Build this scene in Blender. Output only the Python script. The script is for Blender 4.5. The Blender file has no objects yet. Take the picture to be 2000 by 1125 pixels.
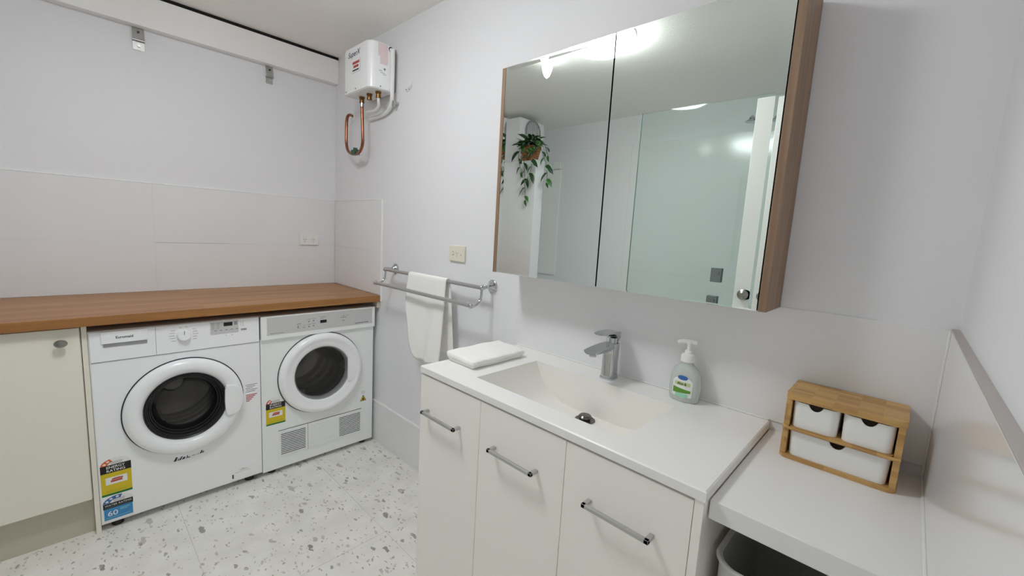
import bpy, bmesh, math, random
from mathutils import Vector, Matrix, noise
random.seed(7)
PI = math.pi
C = bpy.context.scene.collection
scene = bpy.context.scene

# ---------------------------------------------------------------- camera, world, lamp level, exposure
cam_d = bpy.data.cameras.new('camera'); cam = bpy.data.objects.new('camera', cam_d); C.objects.link(cam)
cam_d.sensor_width = 36.0; cam_d.lens = 822.05 * 36.0 / 2000.0; cam_d.clip_start = 0.01
cam.location = (2.8682, -1.2580, 1.3253); cam.rotation_euler = (1.4404, -0.05634, 0.76333)
scene.camera = cam
w = bpy.data.worlds.new('world'); scene.world = w; w.use_nodes = True
w.node_tree.nodes['Background'].inputs[0].default_value = (0.6, 0.65, 0.7, 1); w.node_tree.nodes['Background'].inputs[1].default_value = 0.15
scene.view_settings.view_transform = 'Standard'; scene.view_settings.look = 'None'
scene.view_settings.gamma = 1.0; scene.view_settings.use_curve_mapping = False
scene.view_settings.exposure = 0.84
DOME_STRENGTH = 24.0
scene.cycles.max_bounces = 24; scene.cycles.diffuse_bounces = 16
DOME_COLOR = (0.955, 0.985, 1.0)

# room (metres): wall_left x=0, wall_back y=0, wall_right x=RX, wall_front y=FY
RX, FY, CZ = 2.956, -2.43, 2.369

# ---------------------------------------------------------------- materials
def lin(c):
    return tuple((v / 12.92 if v <= .04045 else ((v + .055) / 1.055) ** 2.4) for v in [x / 255 for x in c])
def mat(name, col, rough=.5, metal=0., spec=.5, bump=0., bscale=200., vary=0., vscale=3., trans=0., coat=0.):
    m = bpy.data.materials.new(name); m.use_nodes = True
    n = m.node_tree; b = n.nodes['Principled BSDF']
    c = lin(col) + (1,)
    b.inputs['Base Color'].default_value = c; b.inputs['Roughness'].default_value = rough
    b.inputs['Metallic'].default_value = metal; b.inputs['Specular IOR Level'].default_value = spec
    b.inputs['Transmission Weight'].default_value = trans; b.inputs['Coat Weight'].default_value = coat
    g = n.nodes.new('ShaderNodeNewGeometry')
    if vary:
        t = n.nodes.new('ShaderNodeTexNoise'); t.inputs['Scale'].default_value = vscale; t.inputs['Detail'].default_value = 3
        n.links.new(g.outputs['Position'], t.inputs['Vector'])
        r = n.nodes.new('ShaderNodeValToRGB')
        r.color_ramp.elements[0].position = .3; r.color_ramp.elements[1].position = .7
        r.color_ramp.elements[0].color = tuple(x * (1 - vary) for x in c[:3]) + (1,)
        r.color_ramp.elements[1].color = tuple(min(1, x * (1 + vary)) for x in c[:3]) + (1,)
        n.links.new(t.outputs['Fac'], r.inputs['Fac']); n.links.new(r.outputs['Color'], b.inputs['Base Color'])
    if bump:
        t = n.nodes.new('ShaderNodeTexNoise'); t.inputs['Scale'].default_value = bscale; t.inputs['Detail'].default_value = 4
        n.links.new(g.outputs['Position'], t.inputs['Vector'])
        bp = n.nodes.new('ShaderNodeBump'); bp.inputs['Strength'].default_value = bump; bp.inputs['Distance'].default_value = .002
        n.links.new(t.outputs['Fac'], bp.inputs['Height']); n.links.new(bp.outputs['Normal'], b.inputs['Normal'])
    return m
def wood(name, c1, c2, axis, stave=None, grain=.25, rough=.42):
    """boards glued up along an axis: 'x', 'y' or 'z'; stave = (length, width) or None for one veneer"""
    m = bpy.data.materials.new(name); m.use_nodes = True
    n = m.node_tree; b = n.nodes['Principled BSDF']; b.inputs['Roughness'].default_value = rough
    g = n.nodes.new('ShaderNodeNewGeometry'); s = n.nodes.new('ShaderNodeSeparateXYZ'); n.links.new(g.outputs['Position'], s.inputs[0])
    o = {'x': ('X', 'Y', 'Z'), 'y': ('Y', 'X', 'Z'), 'z': ('Z', 'X', 'Y')}[axis]
    add = n.nodes.new('ShaderNodeMath'); n.links.new(s.outputs[o[1]], add.inputs[0]); n.links.new(s.outputs[o[2]], add.inputs[1])
    cb = n.nodes.new('ShaderNodeCombineXYZ'); n.links.new(s.outputs[o[0]], cb.inputs[0]); n.links.new(add.outputs[0], cb.inputs[1])
    mp = n.nodes.new('ShaderNodeMapping'); mp.inputs['Scale'].default_value = (2.2, 46, 1); n.links.new(cb.outputs[0], mp.inputs['Vector'])
    t = n.nodes.new('ShaderNodeTexNoise'); t.inputs['Scale'].default_value = 2.2; t.inputs['Detail'].default_value = 6; t.inputs['Roughness'].default_value = .6
    n.links.new(mp.outputs[0], t.inputs['Vector'])
    if stave:
        k = n.nodes.new('ShaderNodeTexBrick'); k.inputs['Mortar Size'].default_value = 0.0; k.inputs['Scale'].default_value = 1
        k.inputs['Brick Width'].default_value = stave[0]; k.inputs['Row Height'].default_value = stave[1]; k.offset = .37; k.offset_frequency = 1
        k.inputs['Color1'].default_value = lin(c1) + (1,); k.inputs['Color2'].default_value = lin(c2) + (1,)
        n.links.new(cb.outputs[0], k.inputs['Vector']); base = k.outputs['Color']
    else:
        big = n.nodes.new('ShaderNodeTexNoise'); big.inputs['Scale'].default_value = 1.2
        n.links.new(mp.outputs[0], big.inputs['Vector'])
        r = n.nodes.new('ShaderNodeValToRGB'); r.color_ramp.elements[0].color = lin(c1) + (1,); r.color_ramp.elements[1].color = lin(c2) + (1,)
        r.color_ramp.elements[0].position = .35; r.color_ramp.elements[1].position = .65
        n.links.new(big.outputs['Fac'], r.inputs['Fac']); base = r.outputs['Color']
    rr = n.nodes.new('ShaderNodeValToRGB'); rr.color_ramp.elements[0].position = .3; rr.color_ramp.elements[1].position = .75
    rr.color_ramp.elements[0].color = (1 - grain,) * 3 + (1,); rr.color_ramp.elements[1].color = (1, 1, 1, 1)
    n.links.new(t.outputs['Fac'], rr.inputs['Fac'])
    mx = n.nodes.new('ShaderNodeMixRGB'); mx.blend_type = 'MULTIPLY'; mx.inputs['Fac'].default_value = 1
    n.links.new(base, mx.inputs['Color1']); n.links.new(rr.outputs['Color'], mx.inputs['Color2'])
    n.links.new(mx.outputs['Color'], b.inputs['Base Color'])
    bp = n.nodes.new('ShaderNodeBump'); bp.inputs['Strength'].default_value = .12; bp.inputs['Distance'].default_value = .001
    n.links.new(t.outputs['Fac'], bp.inputs['Height']); n.links.new(bp.outputs['Normal'], b.inputs['Normal'])
    return m
def glass(name, tint, rough=.0):
    m = bpy.data.materials.new(name); m.use_nodes = True; n = m.node_tree
    for x in list(n.nodes): n.nodes.remove(x)
    o = n.nodes.new('ShaderNodeOutputMaterial'); mx = n.nodes.new('ShaderNodeMixShader')
    tr = n.nodes.new('ShaderNodeBsdfTransparent'); tr.inputs[0].default_value = tint + (1,)
    gl = n.nodes.new('ShaderNodeBsdfGlossy'); gl.inputs['Roughness'].default_value = rough
    lw = n.nodes.new('ShaderNodeLayerWeight'); lw.inputs['Blend'].default_value = .5      # Schlick's curve, the same from both sides of a thin pane
    pw = n.nodes.new('ShaderNodeMath'); pw.operation = 'POWER'; pw.inputs[1].default_value = 5; n.links.new(lw.outputs['Facing'], pw.inputs[0])
    fr = n.nodes.new('ShaderNodeMath'); fr.operation = 'MULTIPLY_ADD'; fr.inputs[1].default_value = .96; fr.inputs[2].default_value = .04; n.links.new(pw.outputs[0], fr.inputs[0])
    n.links.new(fr.outputs[0], mx.inputs[0]); n.links.new(tr.outputs[0], mx.inputs[1]); n.links.new(gl.outputs[0], mx.inputs[2])
    n.links.new(mx.outputs[0], o.inputs['Surface'])
    return m
def emit(name, col, strength):
    m = bpy.data.materials.new(name); m.use_nodes = True; n = m.node_tree; b = n.nodes['Principled BSDF']
    b.inputs['Base Color'].default_value = (.9, .9, .9, 1)
    b.inputs['Emission Color'].default_value = tuple(col) + (1,); b.inputs['Emission Strength'].default_value = strength
    return m
def terrazzo(name):
    m = bpy.data.materials.new(name); m.use_nodes = True; n = m.node_tree; b = n.nodes['Principled BSDF']
    b.inputs['Roughness'].default_value = .38
    g = n.nodes.new('ShaderNodeNewGeometry')
    base = n.nodes.new('ShaderNodeTexNoise'); base.inputs['Scale'].default_value = 9; base.inputs['Detail'].default_value = 5
    n.links.new(g.outputs['Position'], base.inputs['Vector'])
    r0 = n.nodes.new('ShaderNodeValToRGB'); r0.color_ramp.elements[0].position = .3; r0.color_ramp.elements[1].position = .7
    r0.color_ramp.elements[0].color = lin((224, 222, 216)) + (1,); r0.color_ramp.elements[1].color = lin((238, 236, 231)) + (1,)
    n.links.new(base.outputs['Fac'], r0.inputs['Fac']); col = r0.outputs['Color']
    # wobble the chip outlines
    wob = n.nodes.new('ShaderNodeTexNoise'); wob.inputs['Scale'].default_value = 30; wob.inputs['Detail'].default_value = 2
    n.links.new(g.outputs['Position'], wob.inputs['Vector'])
    sub = n.nodes.new('ShaderNodeVectorMath'); sub.operation = 'SUBTRACT'; sub.inputs[1].default_value = (.5, .5, .5); n.links.new(wob.outputs['Color'], sub.inputs[0])
    scl = n.nodes.new('ShaderNodeVectorMath'); scl.operation = 'SCALE'; scl.inputs['Scale'].default_value = .03; n.links.new(sub.outputs[0], scl.inputs[0])
    ad = n.nodes.new('ShaderNodeVectorMath'); n.links.new(g.outputs['Position'], ad.inputs[0]); n.links.new(scl.outputs[0], ad.inputs[1])
    for (sc, rot, stretch, keep, size, ca, cb) in ((14, .5, 2.5, .78, .36, (146, 142, 135), (192, 188, 181)), (29, -.6, 2.1, .72, .36, (158, 154, 147), (200, 196, 189)), (56, 1.1, 1.7, .68, .38, (172, 168, 161), (206, 202, 195))):
        mp = n.nodes.new('ShaderNodeMapping'); mp.inputs['Rotation'].default_value = (0, 0, rot); mp.inputs['Scale'].default_value = (sc, sc * stretch, .001)
        n.links.new(ad.outputs[0], mp.inputs['Vector'])
        v = n.nodes.new('ShaderNodeTexVoronoi'); v.inputs['Scale'].default_value = 1; n.links.new(mp.outputs[0], v.inputs['Vector'])
        s = n.nodes.new('ShaderNodeSeparateColor'); n.links.new(v.outputs['Color'], s.inputs[0])
        k = n.nodes.new('ShaderNodeMath'); k.operation = 'GREATER_THAN'; k.inputs[1].default_value = keep; n.links.new(s.outputs[0], k.inputs[0])
        sz = n.nodes.new('ShaderNodeMath'); sz.operation = 'MULTIPLY_ADD'; sz.inputs[1].default_value = size * .8; sz.inputs[2].default_value = size * .35; n.links.new(s.outputs[1], sz.inputs[0])
        d = n.nodes.new('ShaderNodeMath'); d.operation = 'LESS_THAN'; n.links.new(v.outputs['Distance'], d.inputs[0]); n.links.new(sz.outputs[0], d.inputs[1])
        f = n.nodes.new('ShaderNodeMath'); f.operation = 'MULTIPLY'; n.links.new(k.outputs[0], f.inputs[0]); n.links.new(d.outputs[0], f.inputs[1])
        cr = n.nodes.new('ShaderNodeValToRGB'); cr.color_ramp.elements[0].color = lin(ca) + (1,); cr.color_ramp.elements[1].color = lin(cb) + (1,); cr.color_ramp.elements[1].position = .45
        n.links.new(s.outputs[2], cr.inputs['Fac'])
        mx = n.nodes.new('ShaderNodeMixRGB'); n.links.new(f.outputs[0], mx.inputs['Fac']); n.links.new(col, mx.inputs['Color1']); n.links.new(cr.outputs['Color'], mx.inputs['Color2'])
        col = mx.outputs['Color']
    n.links.new(col, b.inputs['Base Color'])
    return m

M = {}
M['wall'] = mat('wall_paint', (230, 230, 233), .55, bump=.12, bscale=120)
M['ceiling'] = mat('ceiling_paint', (246, 244, 240), .5, bump=.5, bscale=70)
M['tile'] = mat('glossy_wall_tile', (231, 231, 233), .15, vary=.008)
M['grout'] = mat('grout', (196, 194, 190), .8)
M['floor_grout'] = mat('floor_grout', (186, 183, 178), .9)
M['terrazzo'] = terrazzo('terrazzo')
M['trim'] = mat('trim_paint', (240, 239, 237), .45)
M['shadow_gap'] = mat('gap_black', (18, 18, 18), .9)
M['bench'] = wood('benchtop_oak', (190, 137, 80), (160, 106, 54), 'y', (.62, .042), .30, .36)
M['cabinet_wood'] = wood('cabinet_veneer', (140, 111, 88), (158, 129, 104), 'z', None, .16, .5)
M['bamboo'] = wood('bamboo', (212, 170, 106), (180, 136, 78), 'x', (.040, .013), .18, .45)
M['cream'] = mat('cream_laminate', (236, 232, 217), .42)
M['kick'] = mat('kickboard_beige', (196, 189, 172), .5)
M['appliance'] = mat('appliance_enamel', (245, 246, 248), .28)
M['appliance2'] = mat('appliance_plastic', (246, 247, 249), .22)
M['dryer'] = mat('dryer_enamel', (241, 243, 242), .28)
M['silver'] = mat('silver_panel', (204, 204, 204), .4, .05)
M['grey'] = mat('grey_plastic', (150, 150, 152), .45)
M['black'] = mat('black_plastic', (16, 16, 17), .3)
M['rubber'] = mat('black_rubber', (26, 26, 28), .35)
M['print_dark'] = mat('print_dark', (52, 52, 56), .6)
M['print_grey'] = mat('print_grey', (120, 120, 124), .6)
M['print_red'] = mat('print_red', (186, 74, 66), .6)
M['print_pink'] = mat('print_pink', (228, 196, 200), .6)
M['navy'] = mat('print_navy', (34, 30, 66), .5)
M['white'] = mat('white_plastic', (236, 236, 234), .35)
M['cream_plastic'] = mat('cream_plastic', (228, 222, 206), .4)
M['yellow'] = mat('label_yellow', (214, 190, 28), .5)
M['green'] = mat('label_green', (18, 118, 52), .5)
M['orange'] = mat('label_orange', (222, 98, 30), .5)
M['red'] = mat('label_red', (206, 46, 44), .5)
M['blue'] = mat('label_blue', (58, 140, 196), .5)
M['deep_blue'] = mat('label_deep_blue', (52, 104, 170), .5)
M['lime'] = mat('label_lime', (96, 152, 48), .5)
M['pale_lime'] = mat('label_pale_lime', (198, 214, 150), .5)
M['aqua'] = mat('label_aqua', (160, 216, 188), .5)
M['chrome'] = mat('chrome', (200, 202, 205), .07, 1.)
M['satin'] = mat('satin_nickel', (158, 156, 150), .32, 1.)
M['brushed'] = mat('brushed_steel', (200, 200, 200), .38, 1.)
M['steel'] = mat('drum_steel', (165, 161, 155), .34, 1.)
M['galv'] = mat('galvanised_steel', (186, 186, 184), .4, .8, vary=.08, vscale=60)
M['copper'] = mat('copper_pipe', (158, 104, 80), .28, 1., vary=.2, vscale=30)
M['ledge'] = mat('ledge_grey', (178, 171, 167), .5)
M['glass_edge'] = mat('glass_edge_green', (104, 134, 124), .15)
M['clamp'] = mat('clamp_metal', (140, 146, 146), .3, 1.)
M['dark_chrome'] = mat('dark_chrome', (112, 110, 108), .18, 1.)
M['brass'] = mat('brass_fitting', (140, 104, 64), .35, 1.)
M['valve'] = mat('green_valve', (40, 84, 60), .4)
M['counter'] = mat('solid_surface_white', (240, 239, 237), .22, vary=.012, vscale=5)
M['basin'] = mat('basin_white', (240, 238, 233), .16)
M['vanity'] = mat('vanity_white', (247, 242, 236), .42)
M['bench_white'] = mat('laminate_white', (232, 231, 229), .38, bump=.03, bscale=500)
M['towel'] = mat('towel_cotton', (250, 249, 246), .95, spec=.1, bump=.9, bscale=420)
M['mirror'] = mat('mirror_silver', (239, 247, 242), .0, 1.)
M['glass'] = glass('clear_glass', (.93, .94, .94))
M['dark_glass'] = glass('tinted_door_glass', (.92, .92, .92))
M['shower_glass'] = glass('shower_glass', (.935, .972, .960))
M['dome'] = emit('lit_opal_dome', DOME_COLOR, DOME_STRENGTH)
M['patch_lamp'] = emit('added_patch_lamp', DOME_COLOR, 9.0)  # glow of the added lamp, strong enough to fill the dim side of the room
M['bin'] = mat('bin_grey_plastic', (206, 205, 202), .45)
M['soap_plastic'] = mat('soap_bottle', (226, 232, 228), .15, trans=.35)
M['wicker'] = mat('wicker', (150, 96, 58), .8, bump=1., bscale=160, vary=.35, vscale=90)
M['stem'] = mat('plant_stem', (74, 100, 56), .6)
M['soil'] = mat('soil', (52, 40, 32), .9)

def leaf_mat(name, dark, pale):
    m = bpy.data.materials.new(name); m.use_nodes = True; n = m.node_tree; b = n.nodes['Principled BSDF']; b.inputs['Roughness'].default_value = .35
    tc = n.nodes.new('ShaderNodeTexCoord'); s = n.nodes.new('ShaderNodeSeparateXYZ'); n.links.new(tc.outputs['Generated'], s.inputs[0])
    a = n.nodes.new('ShaderNodeMath'); a.operation = 'SUBTRACT'; a.inputs[1].default_value = .5; n.links.new(s.outputs['Y'], a.inputs[0])
    ab = n.nodes.new('ShaderNodeMath'); ab.operation = 'ABSOLUTE'; n.links.new(a.outputs[0], ab.inputs[0])
    nz = n.nodes.new('ShaderNodeTexNoise'); nz.inputs['Scale'].default_value = 5; n.links.new(tc.outputs['Generated'], nz.inputs['Vector'])
    ad = n.nodes.new('ShaderNodeMath'); ad.operation = 'MULTIPLY_ADD'; ad.inputs[1].default_value = .25; n.links.new(nz.outputs['Fac'], ad.inputs[0]); n.links.new(ab.outputs[0], ad.inputs[2])
    r = n.nodes.new('ShaderNodeValToRGB'); r.color_ramp.elements[0].position = .40; r.color_ramp.elements[1].position = .50
    r.color_ramp.elements[0].color = lin(dark) + (1,); r.color_ramp.elements[1].color = lin(pale) + (1,)
    n.links.new(ad.outputs[0], r.inputs['Fac']); n.links.new(r.outputs['Color'], b.inputs['Base Color'])
    return m
M['leaf'] = leaf_mat('leaf_dark', (28, 58, 34), (158, 176, 140))
M['leaf2'] = leaf_mat('leaf_bright', (44, 92, 42), (120, 158, 92))

# ---------------------------------------------------------------- mesh helpers (world coordinates in, localised in obj())
def box(bm, x0, x1, y0, y1, z0, z1, bev=0., seg=2):
    r = bmesh.ops.create_cube(bm, size=1.0); vs = r['verts']
    for v in vs:
        v.co = Vector(((x0 + x1) / 2 + v.co.x * (x1 - x0), (y0 + y1) / 2 + v.co.y * (y1 - y0), (z0 + z1) / 2 + v.co.z * (z1 - z0)))
    if bev:
        es = list({e for v in vs for e in v.link_edges})
        r2 = bmesh.ops.bevel(bm, geom=es, offset=bev, segments=seg, affect='EDGES', profile=.5)
        allf = {f for f in r2['faces']} | {f for v in {v for f in r2['faces'] for v in f.verts} for f in v.link_faces}
        for f in sorted(allf, key=lambda f: -f.calc_area())[:6]: f.material_index = 1      # the six large faces stay flat
BAS = {'x': (Vector((0, 1, 0)), Vector((0, 0, 1)), Vector((1, 0, 0))),
       '-y': (Vector((1, 0, 0)), Vector((0, 0, 1)), Vector((0, -1, 0))),
       'z': (Vector((1, 0, 0)), Vector((0, 1, 0)), Vector((0, 0, 1))),
       'y': (Vector((1, 0, 0)), Vector((0, 0, 1)), Vector((0, 1, 0))),
       '-x': (Vector((0, -1, 0)), Vector((0, 0, 1)), Vector((-1, 0, 0)))}
def lathe(bm, prof, origin, axis='z', n=32, sx=1., sy=1., a0=0.):
    u, v, ww = BAS[axis]; o = Vector(origin); rings = []
    for r, h in prof:
        if r < 1e-7: rings.append([bm.verts.new(o + ww * h)])
        else: rings.append([bm.verts.new(o + u * (r * sx * math.cos(a0 + 2 * PI * i / n)) + v * (r * sy * math.sin(a0 + 2 * PI * i / n)) + ww * h) for i in range(n)])
    for a, b in zip(rings, rings[1:]):
        for i in range(n):
            j = (i + 1) % n
            if len(a) == 1 and len(b) == 1: continue
            if len(a) == 1: bm.faces.new((a[0], b[i], b[j]))
            elif len(b) == 1: bm.faces.new((a[i], b[0], a[j]))
            else: bm.faces.new((a[i], b[i], b[j], a[j]))
def cyl(bm, origin, r, h0, h1, axis='z', n=24, bev=0.):
    p = [(0, h0), (r - bev, h0), (r, h0 + bev), (r, h1 - bev), (r - bev, h1), (0, h1)] if bev else [(0, h0), (r, h0), (r, h1), (0, h1)]
    lathe(bm, p, origin, axis, n)
def spline(pts, k=8):
    P = [Vector(p) for p in pts]; P = [2 * P[0] - P[1]] + P + [2 * P[-1] - P[-2]]; out = []
    for i in range(1, len(P) - 2):
        a, b, c, d = P[i - 1:i + 3]
        for j in range(k):
            t = j / k
            out.append(.5 * ((2 * b) + (c - a) * t + (2 * a - 5 * b + 4 * c - d) * t * t + (3 * b - a - 3 * c + d) * t ** 3))
    out.append(P[-2]); return out
def tube(bm, pts, r, n=12, caps=True):
    P = [Vector(p) for p in pts]; rr = r if isinstance(r, (list, tuple)) else [r] * len(P)
    t0 = (P[1] - P[0]).normalized(); nrm = t0.orthogonal().normalized(); rings = []
    for i, p in enumerate(P):
        t = (P[min(i + 1, len(P) - 1)] - P[max(i - 1, 0)]).normalized()
        nrm = (nrm - t * nrm.dot(t)).normalized(); bn = t.cross(nrm)
        rings.append([bm.verts.new(p + (nrm * math.cos(2 * PI * j / n) + bn * math.sin(2 * PI * j / n)) * rr[i]) for j in range(n)])
    for a, b in zip(rings, rings[1:]):
        for j in range(n): bm.faces.new((a[j], a[(j + 1) % n], b[(j + 1) % n], b[j]))
    if caps: bm.faces.new(rings[0][::-1]); bm.faces.new(rings[-1])
def prism(bm, poly, axis, h0, h1, origin=(0, 0, 0)):
    u, v, ww = BAS[axis]; o = Vector(origin)
    a = [bm.verts.new(o + u * p[0] + v * p[1] + ww * h0) for p in poly]; b = [bm.verts.new(o + u * p[0] + v * p[1] + ww * h1) for p in poly]
    bm.faces.new(a[::-1]); bm.faces.new(b)
    for i in range(len(poly)): bm.faces.new((a[i], a[(i + 1) % len(a)], b[(i + 1) % len(a)], b[i]))
def rrect(x0, x1, y0, y1, r, n=6):
    if not isinstance(r, (list, tuple)): r = [r] * 4
    out = []
    for (cx, cy, a, q) in ((x1 - r[0], y1 - r[0], 0, r[0]), (x0 + r[1], y1 - r[1], 90, r[1]), (x0 + r[2], y0 + r[2], 180, r[2]), (x1 - r[3], y0 + r[3], 270, r[3])):
        if q <= 0: out.append((cx, cy)); continue
        for i in range(n + 1):
            t = math.radians(a + 90 * i / n); out.append((cx + q * math.cos(t), cy + q * math.sin(t)))
    return out
def plate(bm, plane, a0, a1, b0, b1, h0, h1, bev=0.):
    if plane == 'x': box(bm, h0, h1, a0, a1, b0, b1, bev)
    elif plane == '-y': box(bm, a0, a1, -h1, -h0, b0, b1, bev)
    else: box(bm, a0, a1, b0, b1, h0, h1, bev)
ROOT = {}
def obj(name, bm, m, parent=None, flat=False, angle=35, kind=None, label=None):
    bmesh.ops.recalc_face_normals(bm, faces=bm.faces)
    off = ROOT.get(parent.name, Vector((0, 0, 0))) if parent else Vector((0, 0, 0))
    if off.length: bmesh.ops.translate(bm, vec=-off, verts=bm.verts)
    for f in bm.faces: f.smooth = (not flat) and f.material_index == 0; f.material_index = 0
    me = bpy.data.meshes.new(name); bm.to_mesh(me); bm.free()
    me.materials.append(M[m] if isinstance(m, str) else m)
    if not flat:
        sm_ = [p.use_smooth for p in me.polygons]; me.set_sharp_from_angle(angle=math.radians(angle)); me.polygons.foreach_set('use_smooth', sm_)
    o = bpy.data.objects.new(name, me); C.objects.link(o)
    if parent: o.parent = parent
    ROOT[o.name] = off
    if kind: o['kind'] = kind
    if label: o['label'] = label
    return o
def thing(name, label, cat, loc, group=None):
    o = bpy.data.objects.new(name, None); C.objects.link(o); o.location = loc; o.empty_display_size = .05
    o['label'] = label; o['category'] = cat
    if group: o['group'] = group
    ROOT[o.name] = Vector(loc); return o
def tag(o, label, cat, group=None):
    o['label'] = label; o['category'] = cat
    if group: o['group'] = group
    return o
def struct(name, bm, m, **k): return obj(name, bm, m, kind='structure', **k)
def nb(): return bmesh.new()
def bx(name, m, parent, x0, x1, y0, y1, z0, z1, bev=0., **k):
    bm = nb(); box(bm, x0, x1, y0, y1, z0, z1, bev); return obj(name, bm, m, parent, **k)
def pl(name, m, parent, plane, a0, a1, b0, b1, h0, h1, bev=0., **k):
    bm = nb(); plate(bm, plane, a0, a1, b0, b1, h0, h1, bev); return obj(name, bm, m, parent, **k)
def text(name, s, m, parent, plane, ca, cb, width, height, h, slant=0., bold=0., rot=0.):
    cu = bpy.data.curves.new('t', 'FONT'); cu.body = s; cu.align_x = 'CENTER'; cu.align_y = 'CENTER'; cu.shear = slant; cu.offset = bold; cu.resolution_u = 3
    to = bpy.data.objects.new('t', cu); C.objects.link(to)
    dg = bpy.context.evaluated_depsgraph_get(); me = bpy.data.meshes.new_from_object(to.evaluated_get(dg))
    bm = nb(); bm.from_mesh(me); bpy.data.objects.remove(to); bpy.data.curves.remove(cu); bpy.data.meshes.remove(me)
    xs = [v.co.x for v in bm.verts]; ys = [v.co.y for v in bm.verts]
    mx, my, sx, sy = (min(xs) + max(xs)) / 2, (min(ys) + max(ys)) / 2, width / (max(xs) - min(xs)), height / (max(ys) - min(ys))
    u, v, ww = BAS[plane]; cr, sr = math.cos(rot), math.sin(rot)
    for q in bm.verts:
        a, b = (q.co.x - mx) * sx, (q.co.y - my) * sy
        a, b = a * cr - b * sr, a * sr + b * cr
        q.co = u * (ca + a) + v * (cb + b) + ww * h
    # orient all faces outwards
    for f in bm.faces:
        f.normal_update()
        if f.normal.dot(ww) < 0: f.normal_flip()
    off = ROOT.get(parent.name, Vector((0, 0, 0))); bmesh.ops.translate(bm, vec=-off, verts=bm.verts)
    me = bpy.data.meshes.new(name); bm.to_mesh(me); bm.free(); me.materials.append(M[m])
    o = bpy.data.objects.new(name, me); C.objects.link(o); o.parent = parent; ROOT[o.name] = off; return o
def bars(name, m, parent, plane, items, h0, h1):
    """short thin printed strokes, joined"""
    bm = nb()
    for (a0, a1, b0, b1) in items: plate(bm, plane, a0, a1, b0, b1, h0, h1)
    return obj(name, bm, m, parent, flat=True, kind='stuff' if len(items) > 1 else None)

# ---------------------------------------------------------------- the room
bm = nb(); box(bm, -.1, RX + .1, FY - .1, .1, -.08, -.0012); floor = struct('floor', bm, 'floor_grout', flat=True)
xs = [0.0, .155, 1.355, 2.555, RX]; ys = [FY, -2.191, -1.584, -.977, -.37, 0.0]; J = .0006
for i in range(4):
    for j in range(5):
        bx('floor_tile', 'terrazzo', floor, xs[i] + J, xs[i + 1] - J, ys[j] + J, ys[j + 1] - J, -.006, 0, .0005, flat=True)
bm = nb(); box(bm, -.1, RX + .1, FY - .1, .1, CZ, CZ + .1); ceil = struct('ceiling', bm, 'ceiling', flat=True)
bm = nb(); box(bm, -.1, 0, FY - .1, .1, -.08, CZ); wl = struct('wall_left', bm, 'wall', flat=True)
bm = nb(); box(bm, 0, RX, 0, .1, -.08, CZ); wb = struct('wall_back', bm, 'wall', flat=True)
bm = nb(); box(bm, RX, RX + .1, FY - .1, .1, -.08, CZ); wr = struct('wall_right', bm, 'wall', flat=True)
bm = nb(); box(bm, 0, RX, FY - .1, FY, -.08, CZ); wf = struct('wall_front', bm, 'wall', flat=True)
# glossy tiles over the bench: two rows on the left wall, returning on the back wall
g = .00006
yj = [-1.695, -1.548, -.948, -.424, -.0065]
for (z0, z1) in ((.9165, 1.17105), (1.1712, 1.4705)):
    for a, b in zip(yj, yj[1:]):
        bx('wall_tile', 'tile', wl, 0, .006, a + g, b - g, z0, z1, .00012)
    bx('wall_tile', 'tile', wb, .0065, .626, -.006, 0, z0, z1, .0008)
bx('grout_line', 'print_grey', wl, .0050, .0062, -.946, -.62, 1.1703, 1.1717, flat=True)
bx('grout_line', 'grout', wl, .0050, .0061, -.6195, -.424, 1.1704, 1.1714, flat=True)
bx('edge_trim', 'trim', wb, .6265, .630, -.0075, 0, .880, 1.474, .0008)
bx('edge_trim', 'trim', wb, .0065, .6265, -.0075, 0, 1.4708, 1.474, .0008)
bx('edge_trim', 'trim', wl, 0, .0075, -1.695, -.0080, 1.4708, 1.474, .0008)
# skirting tile along the back wall
bm = nb(); box(bm, 0.0, 1.728, -.009, 0, 0.0, .250, .0008); bb = struct('baseboard_back', bm, 'tile')
bx('edge_trim', 'trim', bb, 0, 1.728, -.0105, 0, .2502, .2575, .001)
# vanity splashback and its return on the right wall
bx('splashback_panel', 'tile', wb, 1.722, 2.9440, -.0035, 0, .8735, 1.1755, .0008)
bx('splashback_panel', 'tile', wr, 2.944, RX, -1.20, -.0036, .0, 1.1755, .0008)
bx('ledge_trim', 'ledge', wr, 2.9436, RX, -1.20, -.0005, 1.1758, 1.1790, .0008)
bx('sealant_bead', 'white', wr, 2.9395, 2.9442, -.446, -.0035, .8484, .8530, .0015)
bx('sealant_bead', 'white', wr, 2.9400, 2.9442, -.0078, -.0030, .8535, 1.1755, .0015)
bx('sealant_bead', 'white', wb, 1.733, 2.647, -.0080, -.0030, .8728, .8765, .0015)
# shower lining on the front wall
for a, b in ((0.0005, 1.0), (1.001, 2.0), (2.001, RX - .0005)):
    bx('lining_panel', 'tile', wf, a, b, FY, FY + .005, .0, 2.132, .0008)
# board under the ceiling with its dark shadow gap
bm = nb(); box(bm, 0, .050, -1.69, -.001, 2.208, 2.352, .0015); t1 = struct('trim_1', bm, 'trim')
bx('shadow_gap', 'shadow_gap', t1, 0, .047, -1.69, -.001, 2.3525, CZ, flat=True)
# shower nib wall
bm = nb(); box(bm, 0, .552, -1.805, -1.700, 0, 1.925, .002); struct('wall_shower', bm, 'wall')
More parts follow.
